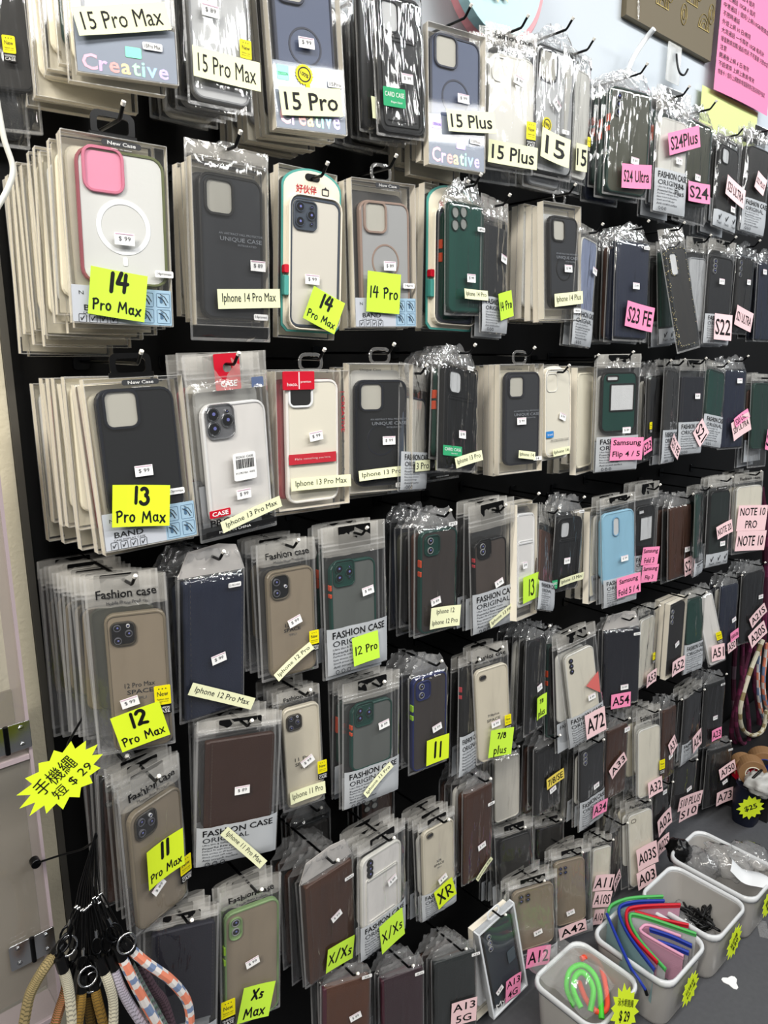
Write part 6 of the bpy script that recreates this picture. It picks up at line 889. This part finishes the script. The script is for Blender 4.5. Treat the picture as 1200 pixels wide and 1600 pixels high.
# mesh pouches
def net(n, h): return mat('net_' + n, h, .6, 0, .9, 900, 0, .25)
def zipc(n, h): return mat('zip_' + n, h, .45)
def pouch(pts, H, netm, zm, label, tail=None):
    P = spline(pts, 6); o = P[0].copy(); o.z = .01; e = empty('mesh_pouch', o, label=label, cat='zip pouch'); L = [p - o for p in P]; n = len(L); mb = MB()
    off = Vector((.0015, .001, 0)); A = L + [Vector((p.x * 1.0, p.y, max(.004, p.z - H))) for p in L]
    for q in (Vector((0, 0, 0)), off): mb.add([a + q for a in A], [(i, i + 1, n + i + 1, n + i) for i in range(n - 1)], netm, True)
    mb.build('net_body', e); mb = MB(); mb.tube(L, .0036, zm, 6)
    Z2 = L + [p - Vector((0, 0, .008)) for p in L]
    for q in (Vector((-.0012, -.0012, 0)), Vector((.0027, .0022, 0))): mb.add([a + q for a in Z2], [(i, i + 1, n + i + 1, n + i) for i in range(n - 1)], zm)
    mb.build('zipper', e)
    if tail: mb = MB(); mb.tube([L[-1]] + [Vector(t_) - o for t_ in tail], .003, zm, 6); mb.tube([Vector(tail[-1]) - o, Vector(tail[-1]) - o + Vector((.002, -.004, -.012))], .004, BLACKP, 6); mb.build('zip_pull', e)
ZB, ZR, ZG, ZP = zipc('blue', '23399c'), zipc('red', 'c3202f'), zipc('green', '4fae5c'), zipc('pink', 'd79ab5')
NB, NP, NG, NW = net('pale_teal', 'a9cdd2'), net('pink', 'e0a9c2'), net('grey', 'b4b0b6'), net('white', 'dfe2e4')
pouch([(1.3569, -0.252, 0.15), (1.3059, -0.3131, 0.15), (1.2648, -0.3692, 0.145)], .09, NB, ZB, 'leftmost teal net pouch with blue zip spilling over the bin rim', [(1.2538, -0.3921, 0.145), (1.2626, -0.4056, 0.12)])
pouch([(1.4993, -0.3204, 0.15), (1.4397, -0.2735, 0.15), (1.3928, -0.2623, 0.15), (1.3427, -0.3137, 0.15), (1.2957, -0.4052, 0.15)], .09, NB, ZB, 'folded teal net pouch with blue zip outside the red one')
pouch([(1.5106, -0.3544, 0.155), (1.4303, -0.292, 0.155), (1.3921, -0.2825, 0.155), (1.3441, -0.3221, 0.155), (1.313, -0.4028, 0.155)], .09, NP, ZR, 'folded pink net pouch with red zip')
pouch([(1.4701, -0.3955, 0.15), (1.4375, -0.3467, 0.152), (1.4119, -0.2928, 0.152)], .06, NP, ZR, 'pink net pouch with short straight red zip')
pouch([(1.4578, -0.4197, 0.15), (1.4101, -0.307, 0.152), (1.3849, -0.2953, 0.152), (1.3452, -0.3408, 0.152), (1.3143, -0.4216, 0.15)], .09, NW, ZG, 'folded grey net pouch with green zip in front of red ones')
pouch([(1.381, -0.4285, 0.145), (1.37, -0.3397, 0.148), (1.3839, -0.3271, 0.148), (1.4037, -0.3368, 0.148), (1.4266, -0.3993, 0.148)], .08, NP, ZP, 'folded pink net pouch with pale pink zip')
pouch([(1.4238, -0.4264, 0.145), (1.4119, -0.3825, 0.147), (1.3948, -0.3402, 0.147)], .06, NG, ZB, 'grey net pouch with blue zip, upper of two inside the pink fold')
pouch([(1.4028, -0.4297, 0.142), (1.3908, -0.3998, 0.145), (1.3784, -0.3697, 0.145)], .06, NG, ZB, 'grey net pouch with blue zip, lower of two inside the pink fold')
pouch([(1.5225, -0.3056, 0.14), (1.4564, -0.2561, 0.14), (1.4048, -0.2386, 0.14), (1.375, -0.245, 0.14)], .08, NB, ZG, 'teal net pouch with green zip at the back of the bin')
crumple('crumpled clear bag beside the mesh pouches', 'clear_bag', (1.53, -.33, .065), (.032, .06, .042), 2, BAGM)
crumple('crumpled clear bag under the black cords', 'clear_bag', (1.585, -.35, .055), (.04, .055, .035), 6, BAGM)
rnd = random.Random(11); pts = []
for k in range(60): pts.append((1.575 + rnd.gauss(0, .018), -.375 + rnd.gauss(0, .02), .085 + rnd.gauss(0, .012)))
mb = MB(); mb.tube(spline(pts, 4), .0032, mat('black_cord_jacket', '0d0d0e', .4), 6); o = mb.build('cable_bundle'); tag(o, 'tangled black cords in the bin second from the right', 'cable')
crumple('black pouch peeping out at the back of the last bin', 'black_pouch', (1.735, -.24, .12), (.032, .03, .032), 9, BLACKP, 'pouch', None, .3)
crumple('dark crumpled zip bag in the last bin behind the white sheet', 'clear_bag', (1.745, -.3, .115), (.035, .045, .03), 12, film('smoky_loose_bag', .2, 1.4, .12, .9, 30, (1, 1, 1), '8f9196'))
crumple('big glossy clear bag heaped over the last bin', 'clear_bag', (1.79, -.345, .12), (.045, .06, .035), 15, BAGM)
crumple('clear bag hanging over the outer rim of the last bin', 'clear_bag', (1.85, -.38, .125), (.04, .05, .03), 21, BAGM)
mb = MB(); nx = 8; vs = [((i / nx - .5) * .07, (j / nx - .5) * .09, .012 * math.sin(i * .5) + .008 * math.cos(j * .7)) for j in range(nx + 1) for i in range(nx + 1)]; mb.add(vs, [(j * (nx + 1) + i, j * (nx + 1) + i + 1, (j + 1) * (nx + 1) + i + 1, (j + 1) * (nx + 1) + i) for j in range(nx) for i in range(nx)], mat('white_wrapping', 'dcdfe2', .5), True); o = mb.build('wrapping_sheet'); o.location = (1.765, -.405, .135); o.rotation_euler = (R(18), 0, R(25)); tag(o, 'white wrapping sheet on top of the last bin', 'wrapping')
starburst((1.175, -.409, .132), (R(-14), 0, R(8)), .066, .046, 14, 'yellow star tag on the nearest bin with the green tubes', [('泳水眼鏡繩', 0, .013, .075, .014, .0), ('$ 29', 0, -.012, .05, .022, .02)], ang=R(-38), seed=2)
starburst((1.385, -.449, .072), (R(-4), 0, 0), .04, .034, 13, 'yellow star tag on the bin of mesh pouches', [('拉鏈袋', 0, .006, .04, .012, .0), ('$10 一個', 0, -.008, .04, .01, .01)], ang=R(25), seed=3)
starburst((1.582, -.459, .078), (R(-4), 0, 0), .042, .034, 13, 'yellow star tag on the bin of black cords', [('耳機線', 0, .006, .04, .014, .01), ('$20', 0, -.01, .04, .014, .02)], ang=R(30), seed=6)
starburst((1.765, -.464, .085), (R(-4), 0, 0), .04, .034, 13, 'yellow star tag on the farthest bin of clear bags', [('膠袋', 0, .006, .03, .014, .01), ('$15', 0, -.01, .04, .014, .02)], ang=R(30), seed=7)
mb = MB(); P = [(.016 * (1 + .3 * math.cos(3 * R(a))) * math.cos(R(a)), .016 * (1 + .3 * math.cos(3 * R(a))) * math.sin(R(a))) for a in range(0, 360, 20)]; mb.loft([[(a, b, .0005) for a, b in P], [(a, b, .002) for a, b in P]], PAPER['white']); o = mb.build('paper_scrap'); o.location = (1.5455, -0.4749, 0.0); tag(o, 'white paper scrap on the dark floor by the bins', 'paper scrap')
mb = MB(); mb.box(-.03, .03, -.012, .012, .0003, .0012, FILMTOP); o = mb.build('tape_piece'); o.location = (1.7684, -0.4585, 0.0); o.rotation_euler = (0, 0, R(30)); tag(o, 'piece of clear tape on the floor near the last bin', 'tape')
# ------------------------------------------------------------------ far right: lanyards and floor clutter
def lanyard(pts, rad, cols, label, per=2):
    P = [Vector(p) for p in pts]; o = P[0]; e = empty('neck_lanyard', o, label=label, cat='lanyard'); rope([p - o for p in P], rad, cols, 8, 9, 1, per).build('braided_cord', e)
lanyard([(2.4123, -0.1, 0.4895), (2.3995, -0.1, 0.3426), (2.3661, -0.1, 0.236), (2.3754, -0.1, 0.156), (2.4747, -0.1, 0.0834), (2.6009, -0.1, 0.0548), (2.5964, -0.1, 0.1536), (2.5048, -0.1, 0.3327), (2.4692, -0.1, 0.4666)], .0085, (MAR, MAR, PNK), 'widest maroon lanyard looped below two tilted labels')
lanyard([(2.3983, -0.12, 0.5111), (2.3603, -0.12, 0.4085), (2.3405, -0.12, 0.3115), (2.341, -0.12, 0.2297), (2.4044, -0.12, 0.1343), (2.4695, -0.12, 0.1215), (2.4269, -0.12, 0.2463), (2.3506, -0.12, 0.3887), (2.314, -0.12, 0.5344)], .0075, (MAR, PNK, MAR), 'inner maroon lanyard with a narrow loop')
lanyard([(2.4588, -0.13, 0.4975), (2.3817, -0.13, 0.4054), (2.3361, -0.13, 0.2938), (2.3736, -0.13, 0.203), (2.472, -0.13, 0.1396), (2.5612, -0.13, 0.1285), (2.5748, -0.13, 0.1984)], .0072, (CREAMC, TAN, CREAMC), 'cream and tan lanyard crossing the maroon ones')
lanyard([(2.4959, -0.11, 0.4693), (2.508, -0.11, 0.3473), (2.5683, -0.11, 0.2052), (2.6501, -0.11, 0.1127), (2.7064, -0.11, 0.1182)], .0072, (PEACH, WHT, BLUEC, WHT), 'peach white and blue lanyard near the right edge')
lanyard([(2.531, -0.12, 0.4627), (2.5359, -0.12, 0.3301), (2.5903, -0.12, 0.2139), (2.7107, -0.12, 0.0947)], .0072, (PEACH, WHT, PEACH, BLUEC), 'second peach lanyard cut by the right edge')
lanyard([(2.5515, -0.03, 0.9967), (2.5875, -0.05, 0.8378), (2.6358, -0.05, 0.6658), (2.6641, -0.06, 0.3939)], .012, (MAR, MAR, PNK), 'maroon lanyard hanging along the right edge')
lanyard([(2.4626, -0.02, 0.6837), (2.5065, -0.02, 0.5454), (2.5366, -0.02, 0.2938), (2.547, -0.04, 0.1468), (2.592, -0.04, 0.182)], .009, (MAR, MAR, MAUVE), 'shaded maroon lanyard close to the black wall')
def roll(c, r_, w, m_, m2, label, ang):
    e = empty('tape_roll', c, (0, 0, ang), label, 'tape roll'); mb = MB(); mb.ring(0, 0, 2 * r_, 2 * r_, r_, r_ * .45, -w / 2, w / 2, m_, .001, 8); mb.ring(0, 0, 2 * r_, 2 * r_, r_, r_ * .45, w / 2 - .001, w / 2, m_, .0004, 8); mb.build('tape', e); mb = MB(); mb.ring(0, 0, r_ * 1.12, r_ * 1.12, r_ * .56, .003, -w / 2 - .001, w / 2, m2, .0004, 8); mb.build('core', e)
kr = mat('kraft_tape', '8f6d4c', .5)
g0 = (2.4477, -0.1594, -0.0)
sb = empty('goods_shelf', (2.7, -.15, 0), label='low dark shelf of oddments behind the lanyards', cat='shelf'); mb = MB(); mb.box(-.48, .6, -.14, .14, .0, .12, mat('dark_laminate', '1c1c1e', .5)); mb.build('shelf_box', sb)
roll((2.2096, -0.231, 0.163), .042, .045, kr, CARDW, 'tan tape roll behind the lanyards', R(-55)); roll((2.2708, -0.2427, 0.168), .047, .045, kr, mat('blue_core', '2a3f8f', .5), 'tan tape roll with blue core at the right edge', R(-60)); roll((2.226, -0.1992, 0.157), .036, .04, kr, CARDW, 'small tan tape roll nearest the red carton', R(-50))
rb = empty('red_carton', (2.222, -0.2107, 0.121), (0, 0, R(-35)), 'small red and white carton under the lanyards', 'carton'); mb = MB(); mb.box(-.035, .035, -.02, .02, 0, .05, RED); mb.box(-.0351, .0351, -.0205, -.02, .0, .02, WHITEP); mb.build('carton_body', rb); mb = MB(); mb.text('A4', 0, .035, .04, .016, -.0208, INKW); mb.build('printed_lettering', rb)
bk = empty('drawstring_pouch', (2.1873, -0.2382, 0.0), label='dark navy pouch standing below the lanyards', cat='pouch'); mb = MB()
mb.loft([oh(0, 0, .075, .065, .025, .0), oh(0, 0, .085, .075, .03, .03), oh(0, 0, .085, .075, .03, .10), oh(0, 0, .076, .066, .03, .125), oh(0, 0, .082, .07, .03, .132), oh(.004, 0, .07, .055, .024, .125)], mat('navy_nylon', '161a2a', .5, 0, .4, 60), True, True, True); mb.build('pouch_body', bk); mb = MB(); mb.tube(spline([(-.035, -.01, .125), (-.04, -.02, .17), (-.01, -.03, .19), (.025, -.02, .17), (.035, 0, .125)], 6), .004, BLACKP, 6); mb.tube(spline([(.035, -.02, .125), (.06, -.03, .13), (.055, -.045, .1), (.04, -.04, .08)], 6), .003, BLACKP, 6); mb.build('carry_cord', bk); mb = MB(); mb.ring(0, .06, .06, .045, .01, .003, -.041, -.034, BLACKP, .001, 3); mb.build('front_pocket', bk)
starburst((2.1323, -0.2693, 0.085), (0, 0, R(-40)), .042, .04, 13, 'pale lime star tag beside the navy pouch', [('$25', 0, 0, .04, .02, .02)], 'neon', R(20), seed=9)
starburst((2.2525, -0.2578, 0.115), (0, 0, R(-40)), .05, .04, 13, 'lime star tag under the tape rolls', [('$10', 0, 0, .04, .02, .02)], 'neong', R(20), seed=10)
crumple('white plastic bag heap at the right edge', 'carrier_bag', (2.177, -0.2762, 0.15), (.05, .04, .03), 31, mat('white_carrier_film', 'c9c9c6', .4, 0, 0, 1, 0, .2))
